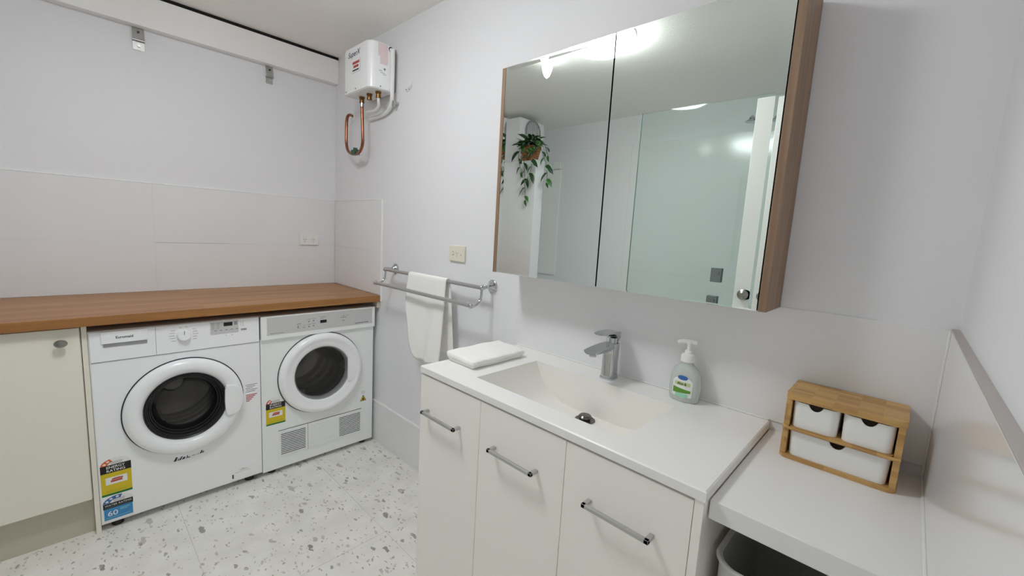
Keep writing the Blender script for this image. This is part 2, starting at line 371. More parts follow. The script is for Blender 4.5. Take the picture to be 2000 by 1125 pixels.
# open door behind the camera
bm = nb(); box(bm, 2.211, 2.9435, -1.458, -1.422, .012, 2.048, .002); d1 = struct('door_1', bm, 'trim')
bm = nb()
lathe(bm, [(0, .0), (.026, .0), (.027, .004), (.012, .010), (.009, .022), (.013, .032), (.0245, .040), (.0265, .050), (.022, .060), (.010, .064), (0, .0645)], (2.268, -1.422, 1.078), '-y', 28)
obj('door_knob', bm, 'satin', d1)
bm = nb()
lathe(bm, [(0, .0), (.026, .0), (.012, .010), (.009, .022), (.0245, .040), (.0265, .050), (.010, .064), (0, .0645)], (2.258, -1.458, 1.078), 'y', 24)
obj('door_knob', bm, 'satin', d1)
bx('latch_plate', 'satin', d1, 2.2095, 2.2112, -1.452, -1.428, 1.03, 1.13, flat=True)

# ---------------------------------------------------------------- ceiling light and added fill lamp
t = thing('ceiling_light', 'round lit opal dome light on the ceiling, large in the mirror', 'light', (1.540, -1.020, CZ))
bm = nb(); cyl(bm, (1.540, -1.020, CZ), .176, -.015, 0, 'z', 48, .003); obj('base_ring', bm, 'white', t)
bm = nb(); lathe(bm, [(.170, -.014), (.173, -.030), (.166, -.050), (.138, -.066), (.09, -.075), (.045, -.079), (0, -.080)], (1.540, -1.020, CZ), 'z', 48); obj('opal_dome', bm, 'dome', t)
t = thing('ceiling_light', 'small half-round added lamp standing in for a bright patch, left of the round dome light in the mirror', 'light', (1.125, -1.090, CZ))  # added lamp: stands in for an unexplained bright patch, also used as fill
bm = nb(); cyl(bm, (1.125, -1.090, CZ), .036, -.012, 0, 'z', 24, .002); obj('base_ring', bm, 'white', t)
bm = nb(); lathe(bm, [(.032, -.012), (.0330, -.034), (.028, -.066), (.016, -.096), (0, -.110)], (1.125, -1.090, CZ), 'z', 24); obj('patch_lamp_shade', bm, 'patch_lamp', t)

# ---------------------------------------------------------------- laundry: benchtop, base cabinet
t = thing('benchtop', 'long oak-coloured wooden benchtop over the washer and dryer', 'benchtop', (.31, -.85, .879))
bm = nb(); box(bm, .0065, .626, -1.695, -.0065, .8795, .9158, .002); obj('top_board', bm, 'bench', t)
bx('support_cleat', 'kick', t, .56, .618, -.022, -.001, .842, .879, .001)
t = thing('base_cabinet', 'cream base cabinet with an oval knob, left of the washing machine', 'cabinet', (.3, -1.46, 0))
bx('carcass', 'cream', t, .02, .578, -1.692, -1.246, .16, .8785)
bx('end_panel', 'cream', t, .02, .590, -1.2445, -1.2285, 0, .8785, .001)
dr = bx('door', 'cream', t, .580, .598, -1.692, -1.249, .163, .872, .0012)
bm = nb(); lathe(bm, [(0, 0), (.006, 0), (.005, .010), (.010, .016), (.0155, .020), (.0165, .025), (.013, .029), (0, .031)], (.598, -1.299, .822), 'x', 24, 1.12, .88); obj('knob', bm, 'satin', dr)
bx('kickboard', 'kick', t, .538, .554, -1.692, -1.2455, 0, .1595)

# ---------------------------------------------------------------- washing machine and dryer
def machine_body(bm, y0, y1, z0, z1, xb, xf, cy, cz, r, n=72, c=.004):
    a0, a1, b0, b1 = y0 + c, y1 - c, z0 + c, z1 - c
    ang = [2 * PI * i / n for i in range(n)]; rect = []
    for t_ in ang:
        dx, dz = math.cos(t_), math.sin(t_); k = 1e9
        if dx > 1e-9: k = min(k, (a1 - cy) / dx)
        if dx < -1e-9: k = min(k, (a0 - cy) / dx)
        if dz > 1e-9: k = min(k, (b1 - cz) / dz)
        if dz < -1e-9: k = min(k, (b0 - cz) / dz)
        rect.append([cy + dx * k, cz + dz * k])
    cor = []
    for (yy, zz) in ((a1, b1), (a0, b1), (a0, b0), (a1, b0)):
        i = min(range(n), key=lambda q: (rect[q][0] - yy) ** 2 + (rect[q][1] - zz) ** 2); rect[i] = [yy, zz]; cor.append(i)
    inn = [bm.verts.new((xf, cy + r * math.cos(t_), cz + r * math.sin(t_))) for t_ in ang]
    out = [bm.verts.new((xf, q[0], q[1])) for q in rect]
    for i in range(n): bm.faces.new((inn[i], inn[(i + 1) % n], out[(i + 1) % n], out[i]))
    f = [bm.verts.new((xf - c, yy, zz)) for (yy, zz) in ((y1, z1), (y0, z1), (y0, z0), (y1, z0))]
    b = [bm.verts.new((xb, yy, zz)) for (yy, zz) in ((y1, z1), (y0, z1), (y0, z0), (y1, z0))]
    for k in range(4):
        i0, i1 = cor[k], cor[(k + 1) % 4]; seq = [i0]
        while seq[-1] != i1: seq.append((seq[-1] + 1) % n)
        bm.faces.new([f[k]] + [out[i] for i in seq] + [f[(k + 1) % 4]])
        bm.faces.new((f[k], f[(k + 1) % 4], b[(k + 1) % 4], b[k]))
    bm.faces.new(b)
def star_label(parent, y0, y1, zb, zt_, kind, xf):
    """energy / water rating sticker on an x-facing front; zb..zt_ = full height with the half-round top"""
    H = zt_ - zb; cy = (y0 + y1) / 2; R = (y1 - y0) / 2; zc = zt_ - R * .62
    bm = nb(); poly = [(y0, zb), (y1, zb), (y1, zc)] + [(cy + R * math.cos(a), zc + R * .62 * math.sin(a)) for a in [PI * i / 16 for i in range(1, 16)]] + [(y0, zc)]
    prism(bm, poly, 'x', xf, xf + .0006); lab = obj(kind + '_label', bm, 'white', parent, flat=True, label='printed %s rating sticker with a half-round star top' % kind)
    h0, h1 = xf + .0006, xf + .0010
    span = {'energy_w': (.62, 1.0), 'energy_d': (.72, 1.0), 'water': (.40, 1.0)}[kind if kind == 'water' else ('energy_w' if M['orange'] == STAR[0] else 'energy_d')]
    bm = nb(); k = 12; pts = [(cy + R * .97 * math.cos(PI * (span[0] + (span[1] - span[0]) * i / k)), zc + R * .60 * math.sin(PI * (span[0] + (span[1] - span[0]) * i / k))) for i in range(k + 1)]
    pin = [(cy + R * .52 * math.cos(PI * (span[0] + (span[1] - span[0]) * i / k)), zc + R * .30 * math.sin(PI * (span[0] + (span[1] - span[0]) * i / k))) for i in range(k + 1)]
    prism(bm, pts + pin[::-1], 'x', h0, h1); obj('star_band', bm, STAR[0], lab, flat=True)
    bm = nb(); ns = 3 if kind == 'water' else 2
    for s in range(ns):
        a = PI * (span[0] + (span[1] - span[0]) * (s + .6) / (ns + .2)); sy, sz = cy + R * .75 * math.cos(a), zc + R * .45 * math.sin(a)
        prism(bm, [(sy + (.16 if q % 2 == 0 else .07) * R * math.cos(PI / 2 + q * PI / 5), sz + (.14 if q % 2 == 0 else .06) * R * math.sin(PI / 2 + q * PI / 5)) for q in range(10)], 'x', h1, h1 + .0002)
    obj('star', bm, 'white', lab, flat=True)
    bars('dial_lines', 'print_grey', lab, 'x', [(cy - R * .3, cy + R * .45, zc + R * q, zc + R * q + .0012) for q in (.05, .15, .25)], h0, h1)
    if kind == 'water':
        pl('black_band', 'black', lab, 'x', y0 + .001, y1 - .001, zc - .024, zc - .001, h0, h1, flat=True)
        text('lettering', 'WATER RATING', 'white', lab, 'x', cy, zc - .010, R * 1.75, .008, h1 + .0003)
        bars('small_print', 'print_grey', lab, 'x', [(y0 + .006, y1 - .008, zc - .020, zc - .0185)], h1, h1 + .0002)
        pl('blue_band', 'blue', lab, 'x', y0 + .003, y1 - .003, zb + .010, zc - .024, h0, h1, flat=True)
        text('lettering', '60', 'white', lab, 'x', cy - R * .38, (zb + .010 + zc - .024) / 2 + .002, R * .66, .022, h1 + .0003, bold=.01)
        bars('small_print', 'aqua', lab, 'x', [(cy + R * .1, y1 - .012, zb + .048, zb + .050), (cy + R * .1, y1 - .02, zb + .042, zb + .044), (y0 + .01, y1 - .01, zb + .018, zb + .0192)], h1, h1 + .0002)
    else:
        zk = zc - H * .21; zg = zb + H * .055
        pl('black_band', 'black', lab, 'x', y0, y1, zk, zc, h0, h1, flat=True)
        text('lettering', 'ENERGY', 'white', lab, 'x', cy, zc - (zc - zk) * .28, R * 1.2, (zc - zk) * .32, h1 + .0003, bold=.01)
        text('lettering', 'RATING', 'white', lab, 'x', cy, zc - (zc - zk) * .72, R * 1.2, (zc - zk) * .32, h1 + .0003, bold=.01)
        pl('yellow_band', 'yellow', lab, 'x', y0, y1, zg, zk, h0, h1, flat=True)
        pl('green_band', 'green', lab, 'x', y0, y1, zb, zg, h0, h1, flat=True)
        zm = (zk * .62 + zg * .38)
        pl('value_box', 'white', lab, 'x', y0 + R * .30, y1 - R * .30, zm - H * .10, zm + H * .09, h1, h1 + .0003, flat=True)
        bars('red_print', 'print_red', lab, 'x', [(cy - R * .30, cy + R * .42, zm + H * .012, zm + H * .05), (cy - R * .38, cy + R * .38, zm - H * .045, zm + H * .004), (cy - R * .2, cy + R * .2, zm + H * .058, zm + H * .066)], h1 + .0003, h1 + .0005)
        bars('small_print', 'lime', lab, 'x', [(y0 + R * .28, y1 - R * .2, zg + H * .07, zg + H * .076), (y0 + R * .28, y1 - R * .4, zg + H * .035, zg + H * .041)], h1, h1 + .0002)
def drum(parent, cy, cz, r, xf, xb, m):
    bm = nb(); prof = [(r * .97, xf), (r * 1.15, xf - .03)]
    n_ = 14
    for i in range(n_ + 1):
        x = xf - .03 - (xf - .03 - xb) * i / n_
        prof.append((r * 1.15 - (.006 if i % 3 == 1 else 0), x))
    prof += [(r * .8, xb - .008), (r * .35, xb + .004), (r * .3, xb - .004), (0, xb - .004)]
    lathe(bm, prof, (0, cy, cz), 'x', 56); obj('drum', bm, m, parent)
    for k in range(3):
        bm = nb()
        a = PI * .5 + k * 2 * PI / 3 + .5; u = Vector((0, math.cos(a), math.sin(a))); v = Vector((0, -math.sin(a), math.cos(a)))
        o = Vector((0, cy, cz)); q = []
        for x in (xf - .06, xb + .02):
            q.append([bm.verts.new(o + Vector((x, 0, 0)) + u * (r * 1.14) + v * .035), bm.verts.new(o + Vector((x, 0, 0)) + u * (r * .86) + v * .008), bm.verts.new(o + Vector((x, 0, 0)) + u * (r * .86) - v * .008), bm.verts.new(o + Vector((x, 0, 0)) + u * (r * 1.14) - v * .035)])
        for i in range(3): bm.faces.new((q[0][i], q[0][i + 1], q[1][i + 1], q[1][i]))
        bm.faces.new(q[0]); bm.faces.new(q[1][::-1])
        obj('drum_paddle', bm, m, parent)
def feet(parent, y0, y1):
    for x in (.08, .55):
        for y in (y0 + .05, y1 - .05):
            bm = nb(); cyl(bm, (x, y, 0), .02, 0, .034, 'z', 16); obj('foot', bm, 'rubber', parent)

W0, W1, XF = -1.2275, -.6330, .590
t = thing('washing_machine', 'white front-loading washing machine with energy and water rating stickers', 'washing machine', (.3, -.93, 0))
cy, cz = -.929, .474
bm = nb(); machine_body(bm, W0, W1, .030, .850, .03, XF, cy, cz, .150); obj('body', bm, 'appliance', t, angle=25)
feet(t, W0, W1)
cp = bx('control_panel', 'appliance2', t, XF, .5945, W0 + .003, W1 - .003, .7245, .8475, .002)
bx('panel_seam', 'print_grey', t, XF - .001, .5905, W0 + .004, W1 - .004, .7222, .7243, flat=True)
bm = nb(); box(bm, .5945, .5995, -1.192, -1.051, .797, .846, .0015); drw = obj('detergent_drawer', bm, 'appliance2', t)
bx('finger_grip', 'grey', drw, .5945, .5965, -1.186, -1.053, .783, .7968, flat=True)
bx('seam', 'print_grey', drw, .5945, .5952, -1.0255, -1.0245, .727, .846, flat=True)
text('lettering', 'Euromaid', 'print_dark', drw, 'x', -1.122, .8205, .052, .0105, .5999, bold=.02)
bm = nb(); lathe(bm, [(.0255, 0), (.0255, .004), (.0235, .014), (.021, .017), (0, .0175)], (.5945, -.930, .799), 'x', 32); dial = obj('program_dial', bm, 'appliance2', t)
bx('pointer', 'print_dark', dial, .6115, .6124, -.9308, -.9292, .803, .8205, flat=True)
it = []
for k in range(5):
    z = .776 + k * .0115
    it += [(-.982 + .004 * abs(k - 2), -.962 + .002 * abs(k - 2), z, z + .0013), (-.898, -.878 - .004 * abs(k - 2), z, z + .0013)]
it += [(-.945, -.935, .8325, .8337), (-.925, -.915, .8325, .8337)]
bars('dial_markings', 'print_grey', cp, 'x', it, .5945, .5949)
dp = bx('display_panel', 'silver', t, .5945, .5960, -.833, -.723, .786, .842, .0006)
bx('screen', 'black', dp, .5960, .5966, -.782, -.747, .820, .8375, flat=True)
bars('panel_print', 'print_dark', dp, 'x', [(-.829 + .02 * i, -.829 + .02 * i + .011, .834 - .0075 * j, .8352 - .0075 * j) for i in range(2) for j in range(4)] + [(-.818 + .021 * i, -.809 + .021 * i, .8015, .8035) for i in range(5)], .5960, .5963)
bx('sample_window', 'grey', dp, .5960, .5963, -.740, -.728, .822, .838, flat=True)
bx('power_button', 'grey', t, .5945, .5970, -.713, -.690, .793, .8005, .001)
bars('panel_print', 'print_grey', cp, 'x', [(-.7135, -.7115, .834 - .007 * j, .836 - .007 * j) for j in range(4)] + [(-.708, -.700, .8345 - .007 * j, .8355 - .007 * j) for j in range(4)] + [(-.776, -.772, .775, .777), (-.752, -.746, .7745, .7765)], .5945, .5949)
# door
bm = nb(); lathe(bm, [(.152, .590), (.2165, .590), (.2165, .597), (.2150, .608), (.2075, .619), (.196, .6245), (.180, .6255), (.166, .621), (.158, .613), (.152, .602), (.150, .588)], (0, cy, cz), 'x', 80); door = obj('door', bm, 'appliance2', t)
bm = nb(); lathe(bm, [(.2168, .5902), (.2205, .5902), (.2205, .5925), (.2168, .5925)], (0, cy, cz), 'x', 80); obj('door_seal_gap', bm, 'rubber', door)
bm = nb(); lathe(bm, [(.1505, .603), (.1490, .6035), (.1455, .6010), (.1430, .596), (.1400, .596), (.1375, .592), (.1350, .592), (.1330, .588), (.1300, .580), (.1270, .579), (.1230, .566), (.1200, .565), (.1160, .550), (.1130, .540), (.1190, .500), (.1500, .500)], (0, cy, cz), 'x', 72); obj('gasket', bm, 'rubber', door)
bm = nb(); lathe(bm, [(.1180, .560), (.112, .566), (.098, .574), (.070, .583), (.035, .588), (0, .589)], (0, cy, cz), 'x', 56); obj('glass_bowl', bm, 'dark_glass', door)
bm = nb(); prism(bm, [(-.786, .546), (-.748, .541), (-.731, .528), (-.7205, .505), (-.7165, .474), (-.7205, .443), (-.731, .415), (-.748, .400), (-.786, .394), (-.791, .42), (-.793, .47), (-.791, .52)], 'x', .6195, .6325)
bmesh.ops.bevel(bm, geom=[e for e in bm.edges if all(abs(v.co.x - .6325) < 1e-6 for v in e.verts)], offset=.004, segments=2, affect='EDGES'); obj('handle', bm, 'appliance2', door)
drum(t, cy, cz, .150, .495, .20, 'steel')
STAR = (M['orange'],); star_label(t, -1.221, -1.127, .152, .314, 'energy', XF)
STAR = (M['deep_blue'],); star_label(t, -1.221, -1.127, .036, .149, 'water', XF)
bars('notice_print', 'print_grey', t, 'x', [(-.699 + .004 * (i % 2), -.648 - .010 * (i % 3), .511 - .0085 * i, .5135 - .0085 * i) for i in range(5)], XF, XF + .0003)
bars('notice_print', 'print_red', t, 'x', [(-.698, -.650 - .008 * i, .459 - .0075 * i, .463 - .0075 * i) for i in range(5)], XF, XF + .0003)
# half-worn dark lettering under the door: strokes only
bm = nb()
for i, (a, b, hh, sl) in enumerate([(0, .010, .018, .006), (.013, .004, .010, .004), (.018, .008, .015, .008), (.029, .011, .010, .003), (.043, .003, .012, .006), (.049, .010, .004, .002), (.049, .003, .014, .0), (.064, .016, .002, .0), (.083, .012, .002, .0), (.096, .007, .014, .005), (.104, .006, .008, .003)]):
    y = -.987 + a; z = .226 - (.004 if a < .05 else 0) + a * .02
    prism(bm, [(y, z), (y + b, z), (y + b + sl, z + hh), (y + sl + b * .35, z + hh)], 'x', XF, XF + .0004)
obj('worn_print', bm, 'print_dark', t, flat=True)
fl = bx('filter_flap', 'appliance', t, XF, .5915, -.768, -.668, .036, .112, .0008)
bx('flap_latch', 'print_dark', fl, .5915, .5922, -.766, -.760, .050, .070, flat=True)
bars('small_print', 'print_grey', fl, 'x', [(-.735, -.700, .083, .0845), (-.728, -.712, .088, .0895), (-.755, -.690, .075, .0758)], .5915, .5918)

D0, D1 = -.6295, -.0265
t = thing('tumble_dryer', 'white front-vented tumble dryer with a silver control strip and louvred base', 'dryer', (.3, -.33, 0))
cy, cz = -.331, .506
bm = nb(); machine_body(bm, D0, D1, .022, .848, .03, XF, cy, cz, .150); obj('body', bm, 'dryer', t, angle=25)
feet(t, D0, D1)
bm = nb(); box(bm, XF - .02, .6045, D0, D1, .7285, .8485, .003)
fas = obj('control_fascia', bm, 'dryer', t)
st = bx('silver_strip', 'silver', fas, .6045, .6053, -.604, -.046, .7515, .8405, flat=True)
dp = bx('display_panel', 'silver', t, .6053, .6062, -.350, -.308, .776, .825, .0004)
bx('screen', 'black', dp, .6062, .6067, -.346, -.312, .786, .802, flat=True)
bars('panel_print', 'print_grey', dp, 'x', [(-.345, -.316, .818, .820), (-.345, -.33, .810, .812)], .6062, .6065)
it = [(-.466, -.443, .7925, .795), (-.462, -.448, .771, .7725), (-.462, -.448, .783, .7845), (-.461, -.457, .7715, .784), (-.436, -.422, .7715, .774), (-.430, -.425, .781, .784)]
for (a, b) in ((-.405, .806), (-.381, .808), (-.405, .779), (-.381, .781)): it += [(a - .008, a + .010, b + .006, b + .0078), (a - .003, a + .004, b - .008, b - .002)]
it += [(-.234, -.200, .8035, .806), (-.221, -.214, .812, .816), (-.205, -.188, .815, .8162), (-.226, -.212, .786, .7885), (-.222, -.212, .780, .781)]
bars('panel_print', 'print_grey', st, 'x', it, .6053, .6056)
bars('model_print', 'print_dark', st, 'x', [(-.150 + .012 * i, -.1405 + .012 * i, .7605, .7640) for i in range(7)], .6053, .6056)
bars('model_print', 'print_grey', st, 'x', [(-.590 + .013 * i, -.580 + .013 * i, .7580, .7600) for i in range(5)], .6053, .6056)
bm = nb(); lathe(bm, [(.150, .590), (.222, .590), (.222, .598), (.2200, .610), (.2120, .621), (.201, .6255), (.192, .624), (.184, .6195), (.168, .6165), (.156, .6150), (.150, .610), (.148, .585)], (0, cy, cz), 'x', 80); door = obj('door', bm, 'appliance2', t)
bm = nb(); lathe(bm, [(.2223, .5902), (.2258, .5902), (.2258, .5925), (.2223, .5925)], (0, cy, cz), 'x', 80); obj('door_seal_gap', bm, 'rubber', door)
bm = nb(); lathe(bm, [(.149, .606), (.149, .602), (.12, .598), (.06, .595), (0, .594)], (0, cy, cz), 'x', 56); obj('glass_pane', bm, 'glass', door)
bm = nb(); lathe(bm, [(.1495, .606), (.146, .606), (.141, .596), (.141, .57), (.1495, .57)], (0, cy, cz), 'x', 72); obj('glass_rim', bm, 'grey', door)
bm = nb(); prism(bm, [(-.196, .585), (-.150, .572), (-.138, .545), (-.134, .505), (-.138, .465), (-.150, .438), (-.196, .428)], 'x', .6110, .6215)
bmesh.ops.bevel(bm, geom=[e for e in bm.edges if all(abs(v.co.x - .6215) < 1e-6 for v in e.verts)], offset=.003, segments=2, affect='EDGES'); obj('handle', bm, 'appliance2', door)
drum(t, cy, cz, .150, .572, .14, 'steel')
bm = nb(); lathe(bm, [(.10, .137), (.10, .145), (.085, .147), (.083, .139), (.06, .139), (.058, .147), (.035, .147), (.033, .139), (0, .139)], (0, cy, cz), 'x', 40); obj('drum_back_vent', bm, 'grey', t)
STAR = (M['red'],); star_label(t, -.612, -.521, .274, .418, 'energy', XF)
bm = nb(); prism(bm, [(-.107, .276), (-.069, .276), (-.088, .314)], 'x', XF, XF + .0006); wl_ = obj('warning_triangle', bm, 'black', t, flat=True, label='yellow and black triangular warning sticker')
bm = nb(); prism(bm, [(-.1025, .2785), (-.0735, .2785), (-.088, .3075)], 'x', XF + .0006, XF + .0009); obj('yellow_field', bm, 'yellow', wl_, flat=True)
bm = nb(); prism(bm, [(-.094, .281), (-.082, .281), (-.084, .292), (-.088, .298), (-.092, .290)], 'x', XF + .0009, XF + .0012); obj('symbol', bm, 'black', wl_, flat=True)
bars('book_symbol', 'print_grey', t, 'x', [(-.097, -.0955, .323, .336), (-.0805, -.079, .323, .336), (-.097, -.079, .3225, .324), (-.094, -.088, .335, .3365), (-.087, -.081, .335, .3365)], XF, XF + .0003)
vp = bx('louvre_panel', 'dryer', t, XF, .5925, -.556, -.100, .080, .230, .001)
bx('seam', 'print_grey', vp, XF, .5930, -.5555, -.1005, .2305, .2325, flat=True)
bx('seam', 'print_grey', vp, .5925, .5929, -.4085, -.4070, .082, .229, flat=True)
for (a, b) in ((-.544, -.421), (-.234, -.108)):
    bx('grille_back', 'black', vp, .5925, .5929, a, b, .093, .217, flat=True)
    bm = nb()
    for k in range(13): box(bm, .5929, .5955, a - .001, b + .001, .0935 + k * .00985, .0935 + k * .00985 + .0047)
    obj('louvre_slats', bm, 'dryer', vp, flat=True, kind='stuff')
bm = nb()
for k in range(13): box(bm, .5925, .5942, -.402, -.237, .0925 + k * .00985, .0925 + k * .00985 + .0080, .0008, 1)
obj('louvre_slats', bm, 'dryer', vp, flat=True, kind='stuff')

# ---------------------------------------------------------------- sockets
def outlet(name, label, plane, ca, cb, ww_, hh, h0, m, gangs, screws=False):
    o = (0, ca, cb) if plane == 'x' else (ca, 0, cb)
    t = thing(name, label, 'power outlet', o)
    bm = nb(); plate(bm, plane, ca - ww_ / 2, ca + ww_ / 2, cb - hh / 2, cb + hh / 2, h0, h0 + .010, .003); fp = obj('face_plate', bm, m, t)
    H = h0 + .010
    for (a, zz, sa, sz) in gangs:
        bm = nb(); plate(bm, plane, sa - .0075, sa + .0075, sz - .005, sz + .005, H, H + .003, .001); obj('switch', bm, m, t)
        bm = nb()
        for (da, db, r) in ((-.0065, .005, .5), (.0065, .005, -.5), (0, -.0085, 0)):
            u, v, w3 = BAS[plane]; ca_, sa_ = math.cos(r), math.sin(r)
            q = [(-.0011, -.0045), (.0011, -.0045), (.0011, .0045), (-.0011, .0045)]
            prism(bm, [(a + da + x * ca_ - y * sa_, zz + db + x * sa_ + y * ca_) for x, y in q], plane, H, H + .0004)
        obj('socket_slots', bm, 'print_grey', t, flat=True)
    return t
outlet('power_outlet', 'white double power outlet on the tiles above the benchtop', 'x', -.176, 1.208, .118, .072, .006, 'white',
       [(-.205, 1.203, -.205, 1.229), (-.150, 1.203, -.150, 1.229)])
t = outlet('power_outlet', 'cream power outlet on the wall above the towel rail', '-y', 1.324, 1.2145, .114, .074, 0., 'cream_plastic',
       [(1.326, 1.212, 1.298, 1.2145)])
bm = nb(); lathe(bm, [(.0095, .010), (.0095, .0106), (.0072, .0106), (.0072, .010)], (1.298, 0, 1.2145), '-y', 20, .8, 1.1); obj('switch_ring', bm, 'grey', t)
bm = nb(); cyl(bm, (1.356, 0, 1.209), .003, .010, .0108, '-y', 12); obj('screw', bm, 'grey', t)

# ---------------------------------------------------------------- brackets under the ceiling board
for (y, lab, s) in ((-.968, 'bent galvanised bracket under the ceiling board, left one with a folded flap', 1.0), (-.392, 'small galvanised bracket under the ceiling board, right one nearer the heater', .82)):
    t = thing('wall_bracket', lab, 'bracket', (0, y, 2.207))
    hw = .022 * s
    bm = nb(); prism(bm, [(0, 2.2075), (.005, 2.2075), (.020, 2.1520), (.017, 2.1490), (.002, 2.2000)], 'y', y - hw, y + hw)
    for v in bm.verts: pass
    obj('upper_plate', bm, 'galv', t)
    bm = nb(); box(bm, 0, .022, y - hw * 1.05, y + hw * 1.05, 2.1450, 2.1490); obj('fold', bm, 'galv', t)
    zb = 2.105 if s == 1 else 2.112
    bm = nb(); box(bm, .001, .004, y - hw, y + hw, zb, 2.145); lf = obj('lower_plate', bm, 'galv', t)
    bm = nb(); cyl(bm, (.004, y, (zb + 2.145) / 2), .007, 0, .008, 'x', 6); obj('bolt', bm, 'brushed', t)
    bm = nb(); cyl(bm, (.009, y, 2.186), .005, -.004, .006, 'x', 12); obj('bolt', bm, 'black', t)

# ---------------------------------------------------------------- water heater
t = thing('water_heater', 'small white instant water heater box high on the wall in the corner', 'water heater', (.60, 0, 2.03))
bm = nb(); prism(bm, rrect(.457, .752, -.154, -.014, [0, 0, .022, .034], 8), 'z', 2.030, 2.255)
bmesh.ops.bevel(bm, geom=[e for e in bm.edges if all(v.co.z > 2.2549 for v in e.verts)], offset=.006, segments=3, affect='EDGES')
case = obj('casing', bm, 'appliance', t)
bx('back_bracket', 'grey', t, .48, .742, -.014, -.0005, 2.035, 2.25)
bm = nb(); prism(bm, rrect(.462, .747, -.149, -.016, [0, 0, .018, .03], 8), 'z', 2.026, 2.030); obj('base_plate', bm, 'white', t)
text('lettering', 'SuperX', 'navy', case, '-y', .580, 2.2175, .138, .036, .1544, slant=.3, bold=.012)
bars('box_rule', 'print_grey', case, '-y', [(.553, .648, 2.1240, 2.1252), (.6468, .648, 2.1240, 2.1880)], .154, .1543)
bars('red_print', 'print_red', case, '-y', [(.562, .638, 2.166, 2.179), (.572, .628, 2.1475, 2.160)], .154, .1543)
bars('small_print', 'print_dark', case, '-y', [(.562, .632, 2.132, 2.139)], .154, .1543)
bars('pink_notice', 'print_pink', case, 'x', [(-.110, -.055, 2.245 - .0062 * i, 2.249 - .0062 * i) if i < 10 else (-.098, -.055, 2.245 - .0062 * i, 2.249 - .0062 * i) for i in range(16)], .752, .7523)
bars('small_print', 'print_grey', case, 'x', [(-.078, -.066, 2.128, 2.134), (-.075, -.070, 2.122, 2.127), (-.105, -.085, 2.117, 2.119), (-.096, -.072, 2.108, 2.110), (-.082, -.062, 2.102, 2.104)], .752, .7523)
for (x, y) in ((.49, -.154), (.60, -.154)): bm = nb(); cyl(bm, (x, 0, 2.040), .0035, .1535, .1565, '-y', 10); obj('screw', bm, 'grey', t)
bm = nb(); cyl(bm, (.752, -.095, 2.040), .0035, -.0005, .003, 'x', 10); obj('screw', bm, 'grey', t)
bm = nb(); prism(bm, [(-.037 + .014 * math.cos(a), 2.237 + .014 * math.sin(a)) for a in [2 * PI * i / 20 for i in range(20)]], 'x', .7521, .7525); obj('cable_hole', bm, 'black', t, flat=True)
for (x, y) in ((.535, -.086), (.628, -.090), (.705, -.080)):
    bm = nb(); lathe(bm, [(0, 0), (.015, 0), (.015, -.010), (.012, -.011), (.012, -.024), (.0135, -.025), (.0135, -.032), (.009, -.033), (0, -.033)], (x, y, 2.026), 'z', 12); obj('pipe_fitting', bm, 'brass', t)
bm = nb(); pts = spline([(.535, -.086, 1.994), (.540, -.086, 1.93), (.548, -.086, 1.83), (.545, -.085, 1.775), (.515, -.083, 1.738), (.46, -.080, 1.728), (.40, -.077, 1.732), (.345, -.074, 1.755), (.318, -.072, 1.80), (.312, -.070, 1.88), (.308, -.066, 1.935), (.300, -.055, 1.966), (.278, -.030, 1.980), (.255, -.002, 1.982)], 6)
tube(bm, pts, .0085, 14); obj('copper_pipe', bm, 'copper', t)
bm = nb(); lathe(bm, [(0, 0), (.011, 0), (.011, .012), (.009, .013), (.009, .020), (0, .020)], (.5365, -.086, 1.974), 'z', 12); obj('pipe_fitting', bm, 'chrome', t)
bm = nb(); box(bm, .415, .470, -.094, -.060, 1.722, 1.752, .006); cyl(bm, (.442, -.077, 1.75), .012, 0, .012, 'z', 14); obj('valve', bm, 'valve', t)
bm = nb(); cyl(bm, (.250, 0, 1.980), .030, 0, .008, '-y', 28, .002); obj('wall_rose', bm, 'white', t)
bm = nb(); pts = spline([(.705, -.080, 1.993), (.704, -.078, 1.975), (.680, -.066, 1.957), (.62, -.055, 1.948), (.54, -.052, 1.954), (.475, -.045, 1.962), (.44, -.030, 1.966)], 6)
tube(bm, pts, .0075, 12); obj('white_hose', bm, 'white', t)
bm = nb(); pts = spline([(.752, -.037, 2.235), (.768, -.037, 2.225), (.770, -.036, 2.19), (.768, -.035, 2.10), (.764, -.034, 2.02), (.750, -.028, 1.975), (.700, -.018, 1.945), (.62, -.013, 1.932), (.50, -.012, 1.930), (.47, -.006, 1.932)], 6)
tube(bm, pts, .0105, 14); obj('white_conduit', bm, 'white', t)
bm = nb(); cyl(bm, (.772, 0, 1.972), .008, 0, .03, '-y', 12); box(bm, .764, .782, -.034, -.024, 1.952, 1.982, .002); obj('conduit_clip', bm, 'galv', t)
# little hook with a screw beside the heater
t = thing('wall_hook', 'tiny white wall hook right of the water heater', 'hook', (.868, 0, 2.036))
bm = nb(); box(bm, .852, .874, -.006, -.0, 2.020, 2.036, .002); tube(bm, spline([(.874, -.004, 2.030), (.885, -.012, 2.030), (.902, -.016, 2.038), (.908, -.014, 2.056)], 5), .003, 8); obj('hook_body', bm, 'white', t)
bm = nb(); cyl(bm, (.862, 0, 2.027), .003, .006, .014, '-y', 10); obj('screw', bm, 'brushed', t)

